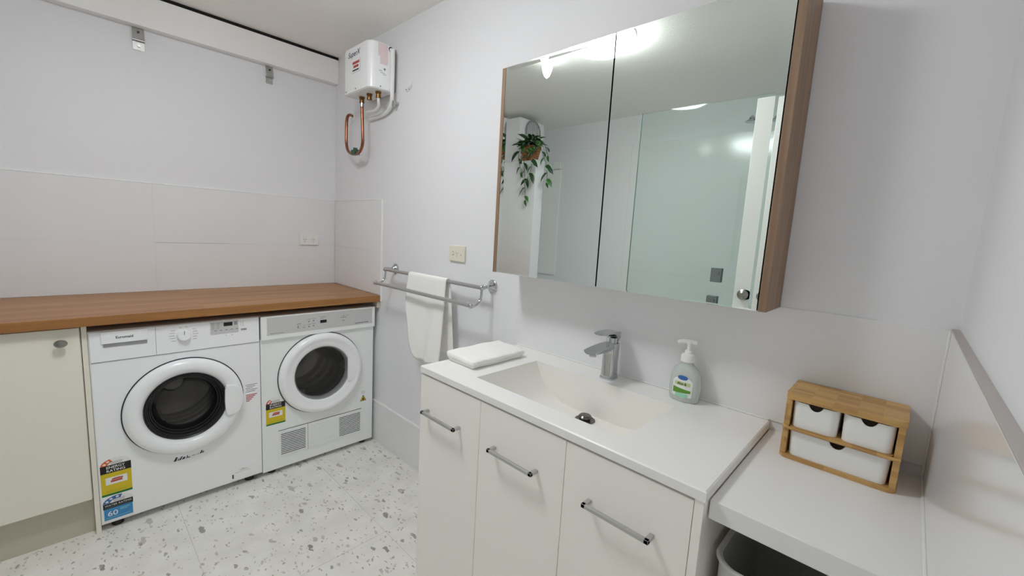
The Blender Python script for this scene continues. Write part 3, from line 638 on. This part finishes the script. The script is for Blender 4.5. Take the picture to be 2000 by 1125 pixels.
# ---------------------------------------------------------------- double towel rail and hanging towel
t = thing('towel_rail', 'chrome double towel rail on the wall with round flanges', 'towel rail', (1.18, 0, 1.09))
UY, UZ, LY, LZ = -.064, 1.088, -.121, 1.016
for (px, nx) in ((.782, -1), (1.568, 1)):
    bm = nb(); lathe(bm, [(0, 0), (.029, 0), (.0295, .004), (.027, .007), (.024, .008), (.022, .012), (.015, .018), (.010, .026), (.0075, .034), (.0075, .044), (.010, .048), (.010, .052), (.006, .055), (.006, .064), (0, .066)], (px, 0, UZ + .002), '-y', 28); obj('wall_post', bm, 'chrome', t)
    bm = nb(); lathe(bm, [(0, -.0125)] + [(.0125 * math.sin(PI * i / 10), -.0125 * math.cos(PI * i / 10)) for i in range(1, 10)] + [(0, .0125)], (px, UY, UZ), 'x', 18); obj('ball_end', bm, 'chrome', t)
    bm = nb(); lathe(bm, [(0, -.0125)] + [(.0125 * math.sin(PI * i / 10), -.0125 * math.cos(PI * i / 10)) for i in range(1, 10)] + [(0, .0125)], (px, LY, LZ), 'x', 18); obj('ball_end', bm, 'chrome', t)
    bm = nb(); tube(bm, spline([(px, UY, UZ - .008), (px, UY - .001, UZ - .030), (px, UY - .006, UZ - .050), (px, UY - .020, UZ - .066), (px, LY + .018, LZ - .003), (px, LY + .008, LZ)], 6), .0052, 12)
    lathe(bm, [(0, -.006), (.007, -.004), (.008, 0), (.007, .004), (0, .006)], (px, UY - .006, UZ - .050), 'z', 12); obj('curved_arm', bm, 'chrome', t)
for (yy, zz) in ((UY, UZ), (LY, LZ)):
    bm = nb(); cyl(bm, (0, yy, zz), .0088, .782, 1.568, 'x', 20); obj('rail_bar', bm, 'brushed', t)

bm = nb(); NU, NV = 34, 64; grid = []
for j in range(NV + 1):
    v = j / NV; row = []
    for i in range(NU + 1):
        u = i / NU
        # lengths of the two flaps vary across the width (rounded left corner of the front flap)
        zf = .672 + .115 * max(0, 1 - u / .30) ** 2.2 + .015 * u
        zbk = .735
        xl_f, xr_f, xl_b, xr_b = 1.030, 1.335, 1.055, 1.372
        R = .0125
        if v < .44:                                             # back flap going up
            k = v / .44; z = zbk + (UZ - zbk) * k; y = UY + R + .010 * (1 - k) * (1 + .6 * math.sin(9 * u + 1)); kx = k
            x = (xl_b + (1.03 - xl_b) * kx) + u * ((xr_b + (1.338 - xr_b) * kx) - (xl_b + (1.03 - xl_b) * kx))
        elif v < .52:                                           # over the bar
            a = PI * (v - .44) / .08; y = UY + R * math.cos(a); z = UZ + R * math.sin(a); x = 1.030 + u * .308
        else:                                                   # front flap
            k = (v - .52) / .48; z = UZ + (zf - UZ) * k
            y = UY - R - .012 * k - .010 * k * math.sin(7 * u + 2.2 * k) - .006 * math.sin(15 * u + 5 * k) * k
            x = 1.030 - .012 * math.sin(PI * min(1, k * 1.4)) * (1 - u) + u * (.308 - .010 * k) + .03 * k * k * (1 - u)
            z += .006 * math.sin(16 * k + 4 * u) * k
        row.append(bm.verts.new((x, y, z)))
    grid.append(row)
for j in range(NV):
    for i in range(NU): bm.faces.new((grid[j][i], grid[j][i + 1], grid[j + 1][i + 1], grid[j + 1][i]))
tw = tag(obj('hand_towel', bm, 'towel', angle=80), 'white hand towel hung over the chrome towel rail', 'towel')
sm = tw.modifiers.new('thick', 'SOLIDIFY'); sm.thickness = .005; sm.offset = 0

# ---------------------------------------------------------------- vanity
VX0, VX1, VY, VT, VB = 1.731, 2.649, -.4725, .8726, .8505
BX0, BX1, BY0, BY1, BD = 1.931, 2.441, -.402, -.113, .122
t = thing('vanity_unit', 'white bathroom vanity with three doors and an integrated rectangular basin', 'vanity', (2.19, -.24, 0))
bm = nb()
def basin_z(x, y):
    k = (x - BX0) / (BX1 - BX0)
    s = abs(2 * k - 1)
    return VT - BD * (1 - s ** 4.6)
# countertop: slab with a rectangular opening, rounded outer edges via an outline strip
outer = [(VX0, VY), (VX1, VY), (VX1, -.0005), (VX0, -.0005)]; inner = [(BX0, BY0), (BX1, BY0), (BX1, BY1), (BX0, BY1)]
c = .003
o1 = [bm.verts.new(p + (VT,)) for p in [(VX0 + c, VY + c), (VX1 - c, VY + c), (VX1 - c, -.0005), (VX0 + c, -.0005)]]
o2 = [bm.verts.new(p + (VT - c,)) for p in outer]; o3 = [bm.verts.new(p + (VB,)) for p in outer]
i1 = [bm.verts.new(p + (VT,)) for p in inner]; i2 = [bm.verts.new(p + (VB,)) for p in inner]
for k in range(4):
    q = (k + 1) % 4
    bm.faces.new((o1[k], o1[q], i1[q], i1[k])); bm.faces.new((o1[k], o2[k], o2[q], o1[q])); bm.faces.new((o2[k], o3[k], o3[q], o2[q])); bm.faces.new((o3[k], i2[k], i2[q], o3[q]))
obj('countertop', bm, 'counter', t, flat=True)
bm = nb(); NX, NY = 60, 12; top = []; G = []
for i in range(NX + 1):
    x = BX0 + (BX1 - BX0) * i / NX; G.append([bm.verts.new((x, BY0 + (BY1 - BY0) * j / NY, basin_z(x, 0))) for j in range(NY + 1)])
for i in range(NX):
    for j in range(NY): bm.faces.new((G[i][j], G[i + 1][j], G[i + 1][j + 1], G[i][j + 1]))
for jj, y in ((0, BY0), (NY, BY1)):
    T = [bm.verts.new((BX0 + (BX1 - BX0) * i / NX, y, VT)) for i in range(1, NX)]; T = [G[0][jj]] + T + [G[NX][jj]]
    for i in range(NX):
        f = [T[i], T[i + 1], G[i + 1][jj], G[i][jj]]; f2 = []
        for q in f:
            if q not in f2: f2.append(q)
        if len(f2) > 2: bm.faces.new(f2)
bsn = obj('basin', bm, 'basin', t, angle=40)
DX, DY = 2.182, -.160; DZ = basin_z(DX, 0)
bm = nb(); lathe(bm, [(0, .0006), (.028, .0006), (.032, .003), (.030, .004), (.024, .0025), (0, .0025)], (DX, DY, DZ), 'z', 32); dn = obj('drain', bm, 'dark_chrome', t)
bm = nb(); lathe(bm, [(0, .003), (.017, .003), (.017, .009), (.0205, .010), (.021, .014), (.017, .018), (0, .0195)], (DX, DY, DZ), 'z', 28); obj('plug', bm, 'dark_chrome', dn)
bx('carcass', 'vanity', t, VX0 + .018, VX1 - .022, -.4515, -.002, .10, .745)
bx('side_panel', 'vanity', t, VX1 - .020, VX1 - .003, -.4690, -.002, 0, .849, .0008)
bx('side_panel', 'vanity', t, VX0 + .002, VX0 + .017, -.4515, -.002, 0, .849, .0008)
bx('kickboard', 'vanity', t, VX0 + .018, VX1 - .022, -.400, -.385, 0, .10)
bx('shadow_rail', 'shadow_gap', t, VX0 + .018, VX1 - .022, -.4505, -.4405, .746, .8495, flat=True)
for (a, b, h0, h1) in ((VX0 - .010, 2.0265, 1.778, 1.938), (2.0285, 2.3295, 2.094, 2.246), (2.3315, VX1 - .0215, 2.406, 2.556)):
    a = max(a, VX0 + .001)
    d = bx('door', 'vanity', t, a, b, -.4690, -.4525, .105, .8435, .001)
    bm = nb(); pth = [(h0, -.469, .7300), (h0, -.4935, .7300), (h1, -.4935, .7300), (h1, -.469, .7300)]
    box(bm, h0 - .005, h0 + .005, -.4985, -.469, .7255, .7345, .001); box(bm, h1 - .005, h1 + .005, -.4985, -.469, .7255, .7345, .001); box(bm, h0 - .005, h1 + .005, -.4985, -.4895, .7255, .7345, .001)
    obj('handle', bm, 'brushed', d)

# side bench with its bin
SB0, SB1, SY = VX1 + .0005, 2.9437, -.4480
bm = nb(); box(bm, SB0, SB1, SY, -.0005, .8095, .8482, .002); tag(obj('side_bench', bm, 'bench_white'), 'lower white bench slab between the vanity and the right wall', 'bench')
def shell(bm, x0, x1, y0, y1, r, zb, ztop, th=.002, n=10, seg=14, taper=0.):
    """open-top rounded box; ztop is a number or a function of (x, y)"""
    P = rrect(x0, x1, y0, y1, r, n); Q = []
    for i, p in enumerate(P):
        q = P[(i + 1) % len(P)]; d = math.hypot(q[0] - p[0], q[1] - p[1]); k = max(1, int(d / .004)) if callable(ztop) else 1
        for j in range(k): Q.append((p[0] + (q[0] - p[0]) * j / k, p[1] + (q[1] - p[1]) * j / k))
    cx_, cy_ = (x0 + x1) / 2, (y0 + y1) / 2; fx, fy = 1 - 2 * th / (x1 - x0), 1 - 2 * th / (y1 - y0)
    zt = (lambda x, y: ztop(x, y)) if callable(ztop) else (lambda x, y: ztop)
    inn = [(cx_ + (p[0] - cx_) * fx, cy_ + (p[1] - cy_) * fy) for p in Q]
    tp = 1 - taper
    A = [bm.verts.new((cx_ + (p[0] - cx_) * tp, cy_ + (p[1] - cy_) * tp, zb)) for p in Q]; B = [bm.verts.new((p[0], p[1], zt(*p))) for p in Q]
    D = [bm.verts.new((p[0], p[1], zt(*q))) for p, q in zip(inn, Q)]; E = [bm.verts.new((cx_ + (p[0] - cx_) * tp, cy_ + (p[1] - cy_) * tp, zb + th)) for p in inn]
    m_ = len(Q)
    for i in range(m_):
        j = (i + 1) % m_
        bm.faces.new((A[i], A[j], B[j], B[i])); bm.faces.new((B[i], B[j], D[j], D[i])); bm.faces.new((D[i], D[j], E[j], E[i]))
    bm.faces.new(A[::-1]); bm.faces.new(E)
t = thing('laundry_bin', 'light grey rounded plastic bin under the side bench', 'bin', (2.80, -.235, 0))
bm = nb(); shell(bm, 2.664, 2.936, -.430, -.035, .045, 0, .718, .004, 8, taper=.06); obj('bin_body', bm, 'bin', t)
bm = nb(); P = rrect(2.662, 2.938, -.432, -.033, .046, 8); tube(bm, [(p[0], p[1], .718) for p in P] + [(P[0][0], P[0][1], .718)], .0045, 8, False); obj('bin_rim', bm, 'bin', t)

# ---------------------------------------------------------------- things on the vanity
t = thing('mixer_tap', 'chrome single-lever basin tap behind the basin', 'tap', (2.195, -.058, VT))
TX, TY = 2.195, -.058
def sring(bm, secs):
    rings = []
    for (pts) in secs: rings.append([bm.verts.new(p) for p in pts])
    for a, b in zip(rings, rings[1:]):
        for i in range(len(a)): bm.faces.new((a[i], a[(i + 1) % len(a)], b[(i + 1) % len(a)], b[i]))
    bm.faces.new(rings[0][::-1]); bm.faces.new(rings[-1])
bm = nb()
S = [[(p[0], p[1], z) for p in rrect(TX - w_, TX + w_, TY - d_, TY + d_, .011, 5)] for (z, w_, d_) in ((VT, .0235, .026), (VT + .006, .0235, .026), (VT + .0065, .0215, .024), (VT + .05, .0205, .023), (VT + .105, .021, .0235), (VT + .118, .021, .0235))]
sring(bm, S); obj('body', bm, 'chrome', t)
bm = nb(); S = []
for (y, zt, th, hw) in ((TY + .015, VT + .117, .026, .019), (TY - .03, VT + .118, .024, .0205), (TY - .07, VT + .116, .019, .0215), (TY - .105, VT + .113, .015, .022), (TY - .126, VT + .110, .011, .0215)):
    S.append([(TX - hw, y, zt), (TX + hw, y, zt), (TX + hw * .96, y, zt - th * .5), (TX + hw * .6, y, zt - th), (TX - hw * .6, y, zt - th), (TX - hw * .96, y, zt - th * .5)])
sring(bm, S); sp = obj('spout', bm, 'chrome', t)
bm = nb(); cyl(bm, (TX, TY - .108, VT + .099), .011, -.008, .004, 'z', 18); obj('aerator', bm, 'brushed', sp)
bm = nb(); cyl(bm, (TX, TY, VT + .118), .017, 0, .018, 'z', 24)
obj('lever_neck', bm, 'chrome', t)
bm = nb(); S = []
for (y, zt, th, hw) in ((TY + .026, VT + .152, .034, .017), (TY + .018, VT + .156, .036, .021), (TY + .002, VT + .158, .016, .022), (TY - .03, VT + .160, .013, .0215), (TY - .06, VT + .160, .010, .0195), (TY - .082, VT + .159, .006, .0165)):
    S.append([(TX - hw, y, zt), (TX + hw, y, zt), (TX + hw * .97, y, zt - th * .5), (TX + hw * .55, y, zt - th), (TX - hw * .55, y, zt - th), (TX - hw * .97, y, zt - th * .5)])
sring(bm, S); obj('lever', bm, 'chrome', t)

t = thing('soap_bottle', 'clear pump bottle of hand soap with a green and blue label', 'soap dispenser', (2.437, -.048, VT))
SX, SYY = 2.437, -.048
def oval(bm, secs, n=36):
    rings = [[bm.verts.new((SX + a * math.cos(2 * PI * i / n), SYY + b * math.sin(2 * PI * i / n), VT + z)) for i in range(n)] for (z, a, b) in secs]
    for a, b in zip(rings, rings[1:]):
        for i in range(n): bm.faces.new((a[i], a[(i + 1) % n], b[(i + 1) % n], b[i]))
    bm.faces.new(rings[0][::-1]); bm.faces.new(rings[-1])
bm = nb(); oval(bm, [(.0, .036, .022), (.003, .040, .025), (.012, .0425, .0265), (.035, .0440, .0275), (.060, .0435, .027), (.080, .040, .025), (.094, .033, .022), (.103, .024, .019), (.110, .017, .016), (.118, .0165, .0165)]); obj('bottle', bm, 'soap_plastic', t)
bm = nb(); lathe(bm, [(0, .116), (.0195, .116), (.0195, .131), (.0175, .136), (.011, .139), (.010, .147), (.0055, .149), (.0050, .170), (0, .170)], (SX, SYY, VT), 'z', 24); obj('pump_collar', bm, 'white', t)
bm = nb(); cyl(bm, (SX, SYY, VT), .009, .166, .177, 'z', 16, .002); tube(bm, spline([(SX + .020, SYY + .004, VT + .173), (SX, SYY, VT + .174), (SX - .018, SYY - .006, VT + .173), (SX - .030, SYY - .010, VT + .168)], 5), [.0075 - .003 * min(1, i / 15) for i in range(16)], 10); obj('pump_head', bm, 'white', t)
# label pieces bent round the bottle front
def bent(poly, k=0.0004, n=1):
    bm = nb(); out = []
    for (a, z) in poly:
        rx, ry = .0440 + k, .0275 + k
        zz = z
        sc = 1.0 if z < .06 else 1.0 - (z - .06) * 1.9
        if z < .035: sc = 1 - (.035 - z) * .9 * .16
        out.append((SX + rx * sc * math.sin(a), SYY - ry * sc * math.cos(a), VT + zz))
    return bm, out
def bent_patch(name, m, a0, a1, z0, z1, parent, k, edge=None, N=10):
    bm = nb(); R = []
    for j in range(5):
        row = []
        for i in range(N + 1):
            u = i / N; lo, hi = edge(u) if edge else (0, 1)
            z = z0 + (z1 - z0) * (lo + (hi - lo) * j / 4); a = a0 + (a1 - a0) * u
            _, q = bent([(a, z)], k); row.append(bm.verts.new(q[0]))
        R.append(row)
    for j in range(4):
        for i in range(N): bm.faces.new((R[j][i], R[j][i + 1], R[j + 1][i + 1], R[j + 1][i]))
    return obj(name, bm, m, parent)
lb = bent_patch('label', 'white', -.62, .70, .014, .078, t, .0006, lambda u: (.06 * abs(2 * u - 1), 1 - .25 * (2 * u - 1) ** 2))
bent_patch('blue_oval', 'deep_blue', -.30, .38, .066, .079, lb, .0012, lambda u: (.5 - .5 * math.sqrt(max(0, 1 - (2 * u - 1) ** 2)), .5 + .5 * math.sqrt(max(0, 1 - (2 * u - 1) ** 2))))
bent_patch('pale_band', 'pale_lime', -.45, .55, .050, .060, lb, .0010)
bent_patch('green_band', 'lime', -.55, .60, .026, .044, lb, .0010, lambda u: (.25 * u, 1 - .35 * u))
bent_patch('aqua_band', 'aqua', -.35, .45, .016, .027, lb, .0011)
text('lettering', 'Aloe &', 'print_dark', lb, '-y', SX + .001, VT + .0555, .026, .008, -SYY + .0290, bold=.01)

# folded towel: two soft layers joined at the left fold
def soft_slab(bm, x0, x1, y0, y1, z0, z1, r, wob, seed):
    b2 = nb(); box(b2, x0, x1, y0, y1, z0, z1, r, 4)
    bmesh.ops.subdivide_edges(b2, edges=[e for e in b2.edges if e.calc_length() > .03], cuts=14, use_grid_fill=True)
    bmesh.ops.triangulate(b2, faces=b2.faces)
    mp_ = {}
    for v in b2.verts:
        p = v.co.copy(); n_ = noise.noise_vector(p * 16 + Vector((seed, 0, 0))); m_ = noise.noise_vector(p * 60 + Vector((0, seed, 0)))
        p += n_ * wob + m_ * wob * .35
        p.z = VT + (p.z - VT) * (1.10 - .30 * (p.x - 1.737) / .145)          # the pile slopes down towards the basin
        p.z = max(p.z, VT + .0006); mp_[v] = bm.verts.new(p)
    for f in b2.faces:
        q = bm.faces.new([mp_[v] for v in f.verts])
    b2.free()
bm = nb()
soft_slab(bm, 1.742, 1.872, -.366, -.122, VT + .0006, VT + .0165, .0068, .0022, 3.1)
soft_slab(bm, 1.738, 1.880, -.374, -.116, VT + .0155, VT + .0345, .0080, .0034, 8.4)
soft_slab(bm, 1.7365, 1.753, -.366, -.122, VT + .004, VT + .0320, .0075, .0016, 5.0)
tag(obj('folded_towel', bm, 'towel', angle=70), 'white towel folded flat on the left end of the vanity top', 'towel')

# bamboo drawer organiser
OX0, OX1, OY0, OY1, OZ0, OZ1 = 2.698, 2.9035, -.148, -.010, .8484, 1.0005
t = thing('desk_organizer', 'bamboo organiser with three white drawers on the side bench', 'organizer', (2.80, -.08, OZ0))
bm = nb(); prism(bm, rrect(OX0, OX1, OY0, OY1, [.002, .002, .016, .016], 5), 'z', OZ1 - .013, OZ1); obj('top', bm, 'bamboo', t)
for (a, b) in ((OX0 + .002, OX0 + .013), (OX1 - .013, OX1 - .002)): bx('side_panel', 'bamboo', t, a, b, OY0 + .006, OY1 - .004, OZ0 + .009, OZ1 - .0132, .0008)
bx('back_panel', 'bamboo', t, OX0 + .0132, OX1 - .0132, OY1 - .009, OY1 - .004, OZ0 + .0092, OZ1 - .0132)
bm = nb(); prism(bm, rrect(OX0, OX1, OY0 + .002, OY1 - .003, [.002, .002, .018, .018], 5), 'z', OZ0, OZ0 + .009); obj('base_board', bm, 'bamboo', t)
bm = nb(); prism(bm, rrect(OX0 + .0134, OX1 - .0134, OY0 + .004, OY1 - .0095, [.0, .0, .012, .012], 5), 'z', .9185, .9245); obj('shelf', bm, 'bamboo', t)
bm = nb(); tube(bm, spline([(OX0 + .003, OY0 + .004, .9215), (OX0 + .020, OY0 - .001, .9215), (2.80, OY0 - .001, .9215), (OX1 - .020, OY0 - .001, .9215), (OX1 - .003, OY0 + .004, .9215)], 8), .0038, 8); obj('shelf_rail', bm, 'bamboo', t)
for (a, b, z0, z1) in ((OX0 + .0150, 2.7975, .9250, .9840), (2.8035, OX1 - .0150, .9250, .9840), (OX0 + .0150, OX1 - .0150, OZ0 + .0094, .9150)):
    xc = (a + b) / 2; R = .0125
    def zt(x, y, xc=xc, z1=z1, R=R):
        if y < OY0 + .0105 and abs(x - xc) < R: return z1 - math.sqrt(R * R - (x - xc) ** 2)
        return z1
    bm = nb(); shell(bm, a, b, OY0 + .006, OY1 - .012, .016, z0, zt, .002, 8, taper=.03); obj('drawer', bm, 'white', t)

# ---------------------------------------------------------------- mirror cabinet
MX0, MX1, MZ0, MZ1, MY = 1.7172, 2.6363, 1.1750, 1.9050, -.150
t = thing('mirror_cabinet', 'wide wall cabinet with two mirrored doors and brown wooden sides', 'mirror cabinet', (2.177, 0, 1.175))
for (a, b) in ((MX0, MX0 + .0165), (MX1 - .0178, MX1)): bx('side_panel', 'cabinet_wood', t, a, b, MY, -.0045, MZ0, MZ1, .0006)
bx('top_panel', 'cabinet_wood', t, MX0 + .0165, MX1 - .0178, MY + .022, -.0045, MZ1 - .016, MZ1)
bx('bottom_panel', 'trim', t, MX0 + .0165, MX1 - .0178, MY + .022, -.0045, MZ0 + .001, MZ0 + .017)
bx('back_panel', 'shadow_gap', t, MX0 + .0165, MX1 - .0178, -.012, -.0045, MZ0 + .017, MZ1 - .016)
bx('centre_post', 'shadow_gap', t, 2.165, 2.185, MY + .021, -.03, MZ0 + .017, MZ1 - .016)
for (a, b, bl, br) in ((MX0 + .0190, 2.1722, .015, .003), (2.1770, MX1 - .0203, .003, .018)):
    d = bx('mirror_door', 'black', t, a, b, MY + .006, MY + .020, MZ0 + .0006, MZ1 - .0004, flat=True)
    bm = nb(); z0, z1 = MZ0 + .0003, MZ1 - .0003; bt = .016; bbm = .004
    I = [bm.verts.new(p) for p in ((a + bl, MY + .0002, z0 + bbm), (b - br, MY + .0002, z0 + bbm), (b - br, MY + .0002, z1 - bt), (a + bl, MY + .0002, z1 - bt))]
    dl, dr_ = (.0006, 0) if a < 2 else (0, .0006)          # the ground edge turns the view inwards on the three outer sides only
    O = [bm.verts.new(p) for p in ((a, MY + .0002 - dl, z0), (b, MY + .0002 - dr_, z0), (b, MY + .0002 - dr_, z1), (a, MY + .0002 - dl, z1))]
    Bk = [bm.verts.new(p) for p in ((a, MY + .0058, z0), (b, MY + .0058, z0), (b, MY + .0058, z1), (a, MY + .0058, z1))]
    bm.faces.new(I)
    for k in range(4):
        q = (k + 1) % 4; bm.faces.new((I[k], O[k], O[q], I[q])); bm.faces.new((O[k], Bk[k], Bk[q], O[q]))
    bm.faces.new(Bk[::-1])
    obj('mirror_glass', bm, 'mirror', d, flat=True)

# ---------------------------------------------------------------- what the mirror shows: shower, duct box, plant
t = thing('shower_screen', 'clear greenish frameless glass shower screen seen in the mirror', 'shower screen', (2.15, -1.575, 0))
bm = nb(); box(bm, 1.521, 2.9430, -1.579, -1.571, .012, 2.112, .001); obj('glass_panel', bm, 'shower_glass', t)
bx('glass_edge', 'glass_edge', t, 1.5185, 1.5208, -1.579, -1.571, .012, 2.112, flat=True)
for (x, z, h) in ((2.070, 1.153, .040), (2.062, .995, .038)):
    bm = nb(); box(bm, x - .028, x + .028, -1.5705, -1.557, z - h, z + h, .002); cyl(bm, (x + .008, -1.557, z + .012), .010, 0, .006, 'y', 14); obj('glass_clamp', bm, 'clamp', t)
    bm = nb(); box(bm, x - .028, x + .028, -1.593, -1.5795, z - h, z + h, .002); obj('glass_clamp', bm, 'clamp', t)
t = thing('shower_rose', 'round chrome shower head on the shower wall, beside the door in the mirror', 'shower head', (1.93, FY, 2.19))
bm = nb(); tube(bm, spline([(1.93, FY + .005, 2.21), (1.93, FY + .06, 2.22), (1.93, FY + .10, 2.195)], 6), .009, 12); cyl(bm, (1.93, FY, 2.21), .024, .005, .011, 'y', 20); obj('shower_arm', bm, 'chrome', t)
bm = nb(); lathe(bm, [(0, .018), (.012, .018), (.030, .004), (.031, 0), (0, -.001)], (1.93, FY + .106, 2.172), 'z', 24); obj('rose', bm, 'chrome', t)
t = thing('shower_column', 'tall flat white shower column in the corner behind the nib wall', 'shower column', (.155, FY, .95))
bx('panel_board', 'trim', t, .05, .26, FY + .0055, FY + .022, .93, 1.965, .001)
bx('panel_cap', 'white', t, .17, .255, FY + .0055, FY + .034, 1.972, 2.04, .003)
t = thing('duct_box', 'white boxed-in exhaust duct with a round vent, behind the plant', 'duct box', (.12, -1.97, 1.926))
bx('casing', 'wall', t, .0005, .245, -2.130, -1.808, 1.9256, 2.325, .002)
bm = nb(); lathe(bm, [(.105, 0), (.105, .006), (.095, .010), (.090, .006), (.090, .003), (0, .003)], (.245, -1.980, 2.228), 'x', 36); vt = obj('round_vent', bm, 'grey', t)
bm = nb()
for k in range(7):
    yy = -1.980 + (-3 + k) * .024; hh = math.sqrt(.088 ** 2 - (yy + 1.980) ** 2); box(bm, .248, .253, yy - .005, yy + .005, 2.228 - hh, 2.228 + hh)
obj('vent_slats', bm, 'silver', vt, flat=True)

PX, PY, PZ = .445, -1.745, 1.9256
t = thing('potted_plant', 'trailing variegated plant in a brown wicker pot on the shower nib wall', 'plant', (PX, PY, PZ))
bm = nb(); NR = 14; rings = []
for j in range(NR + 1):
    k = j / NR; hw = .052 + .022 * k; r = []
    for (x, y) in rrect(-hw, hw, -hw * .78, hw * .78, .014, 4): r.append(bm.verts.new((PX + x * (1 + .03 * (j % 2)), PY + y * (1 + .03 * (j % 2)), PZ + .118 * k)))
    rings.append(r)
for a, b in zip(rings, rings[1:]):
    for i in range(len(a)): bm.faces.new((a[i], a[(i + 1) % len(a)], b[(i + 1) % len(a)], b[i]))
bm.faces.new(rings[0][::-1]); obj('wicker_pot', bm, 'wicker', t, flat=True)
bm = nb(); prism(bm, rrect(-.066, .066, -.051, .051, .012, 3), 'z', .100, .107, (PX, PY, PZ)); obj('soil', bm, 'soil', t)
for zz, hh in ((.030, .026), (.082, .022)):
    bm = nb(); tube(bm, [(PX - .054 - (zz * .12) - .030 * math.sin(a), PY + .02, PZ + zz + hh * math.cos(a)) for a in [PI * i / 12 for i in range(13)]], .0035, 8); obj('pot_handle', bm, 'wicker', t)
def leaf_mesh(m, L, Wd, droop):
    bm = nb(); n = 8; rows = []
    for i in range(n + 1):
        u = i / n; wv = Wd * math.sin(PI * u ** .8) * (1 - .25 * u) + .0003; z = -droop * u * u
        rows.append([bm.verts.new((L * u, s * wv, z + (.25 * wv if s else 0))) for s in (-1, -.5, 0, .5, 1)])
        for q, s in zip(rows[-1], (-1, -.5, 0, .5, 1)): q.co.z = z + .35 * abs(s) * wv
    for a, b in zip(rows, rows[1:]):
        for i in range(4): bm.faces.new((a[i], b[i], b[i + 1], a[i + 1]))
    me = bpy.data.meshes.new('leaf'); bm.to_mesh(me); bm.free(); me.materials.append(M[m]); me.polygons.foreach_set('use_smooth', [True] * len(me.polygons)); return me
LM = [leaf_mesh('leaf', .060, .017, .014), leaf_mesh('leaf2', .050, .015, .018), leaf_mesh('leaf', .068, .020, .022)]
P0 = Vector((PX, PY, PZ))
def add_leaf(p, d, roll=0., s=1., k=0):
    d = Vector(d).normalized(); up = Vector((0, .35, 1)) if abs(d.z) < .9 else Vector((0, 1, .2))
    y = up.cross(d).normalized(); z = d.cross(y).normalized()
    R = Matrix((d, y, z)).transposed() @ Matrix.Rotation(roll, 3, 'X')
    o = bpy.data.objects.new('leaf', LM[k % 3]); C.objects.link(o); o.parent = t
    o.matrix_local = Matrix.LocRotScale(Vector(p) - P0, R.to_quaternion(), Vector((s, s, s)))
rs = random.Random(3)
for i in range(64):                                            # bushy crown
    a = rs.uniform(0, 2 * PI); e = rs.uniform(-.35, 1.0); r = rs.uniform(.01, .06)
    base = (PX + r * math.cos(a) * 1.3, PY + r * math.sin(a) * .8 + .01, PZ + .12 + rs.uniform(0, .055))
    if base[0] + .075 * math.cos(a) < .36 and base[1] + .075 * math.sin(a) < -1.69: a = -a if math.sin(a) < 0 else a; base = (max(base[0], .42), max(base[1], -1.735), base[2])
    add_leaf(base, (math.cos(a) if math.sin(a) > .3 or math.cos(a) > -.2 else -.2, math.sin(a) * .8 + .12, e), rs.uniform(-.5, .5), rs.uniform(1.15, 1.65), i)
strands = [[(.46, -1.69, 2.05), (.48, -1.665, 1.99), (.455, -1.66, 1.90), (.47, -1.66, 1.80), (.475, -1.665, 1.70), (.485, -1.668, 1.60)],
           [(.49, -1.72, 2.06), (.56, -1.69, 2.05), (.62, -1.68, 1.98), (.665, -1.68, 1.90), (.69, -1.68, 1.81), (.695, -1.68, 1.74)],
           [(.47, -1.70, 2.06), (.52, -1.67, 2.0), (.54, -1.66, 1.92), (.535, -1.66, 1.84), (.50, -1.66, 1.77)],
           [(.49, -1.74, 2.07), (.57, -1.72, 2.07), (.63, -1.71, 2.02), (.66, -1.71, 1.95)],
           [(.44, -1.69, 2.06), (.40, -1.665, 2.02), (.39, -1.66, 1.94), (.43, -1.66, 1.83)]]
for s in strands:
    P = spline(s, 6); bm = nb(); tube(bm, P, .0022, 6); obj('stem', bm, 'stem', t)
    for i in range(4, len(P), 4):
        d = (P[i] - P[i - 1]).normalized(); side = Vector((1 if (i // 4) % 2 else -1, .25, -.35)) + d * .5
        add_leaf(P[i], side, rs.uniform(-.6, .6), rs.uniform(1.15, 1.6), i)
    add_leaf(P[-1], (.2, .2, -1), 0, 1.0, 1)
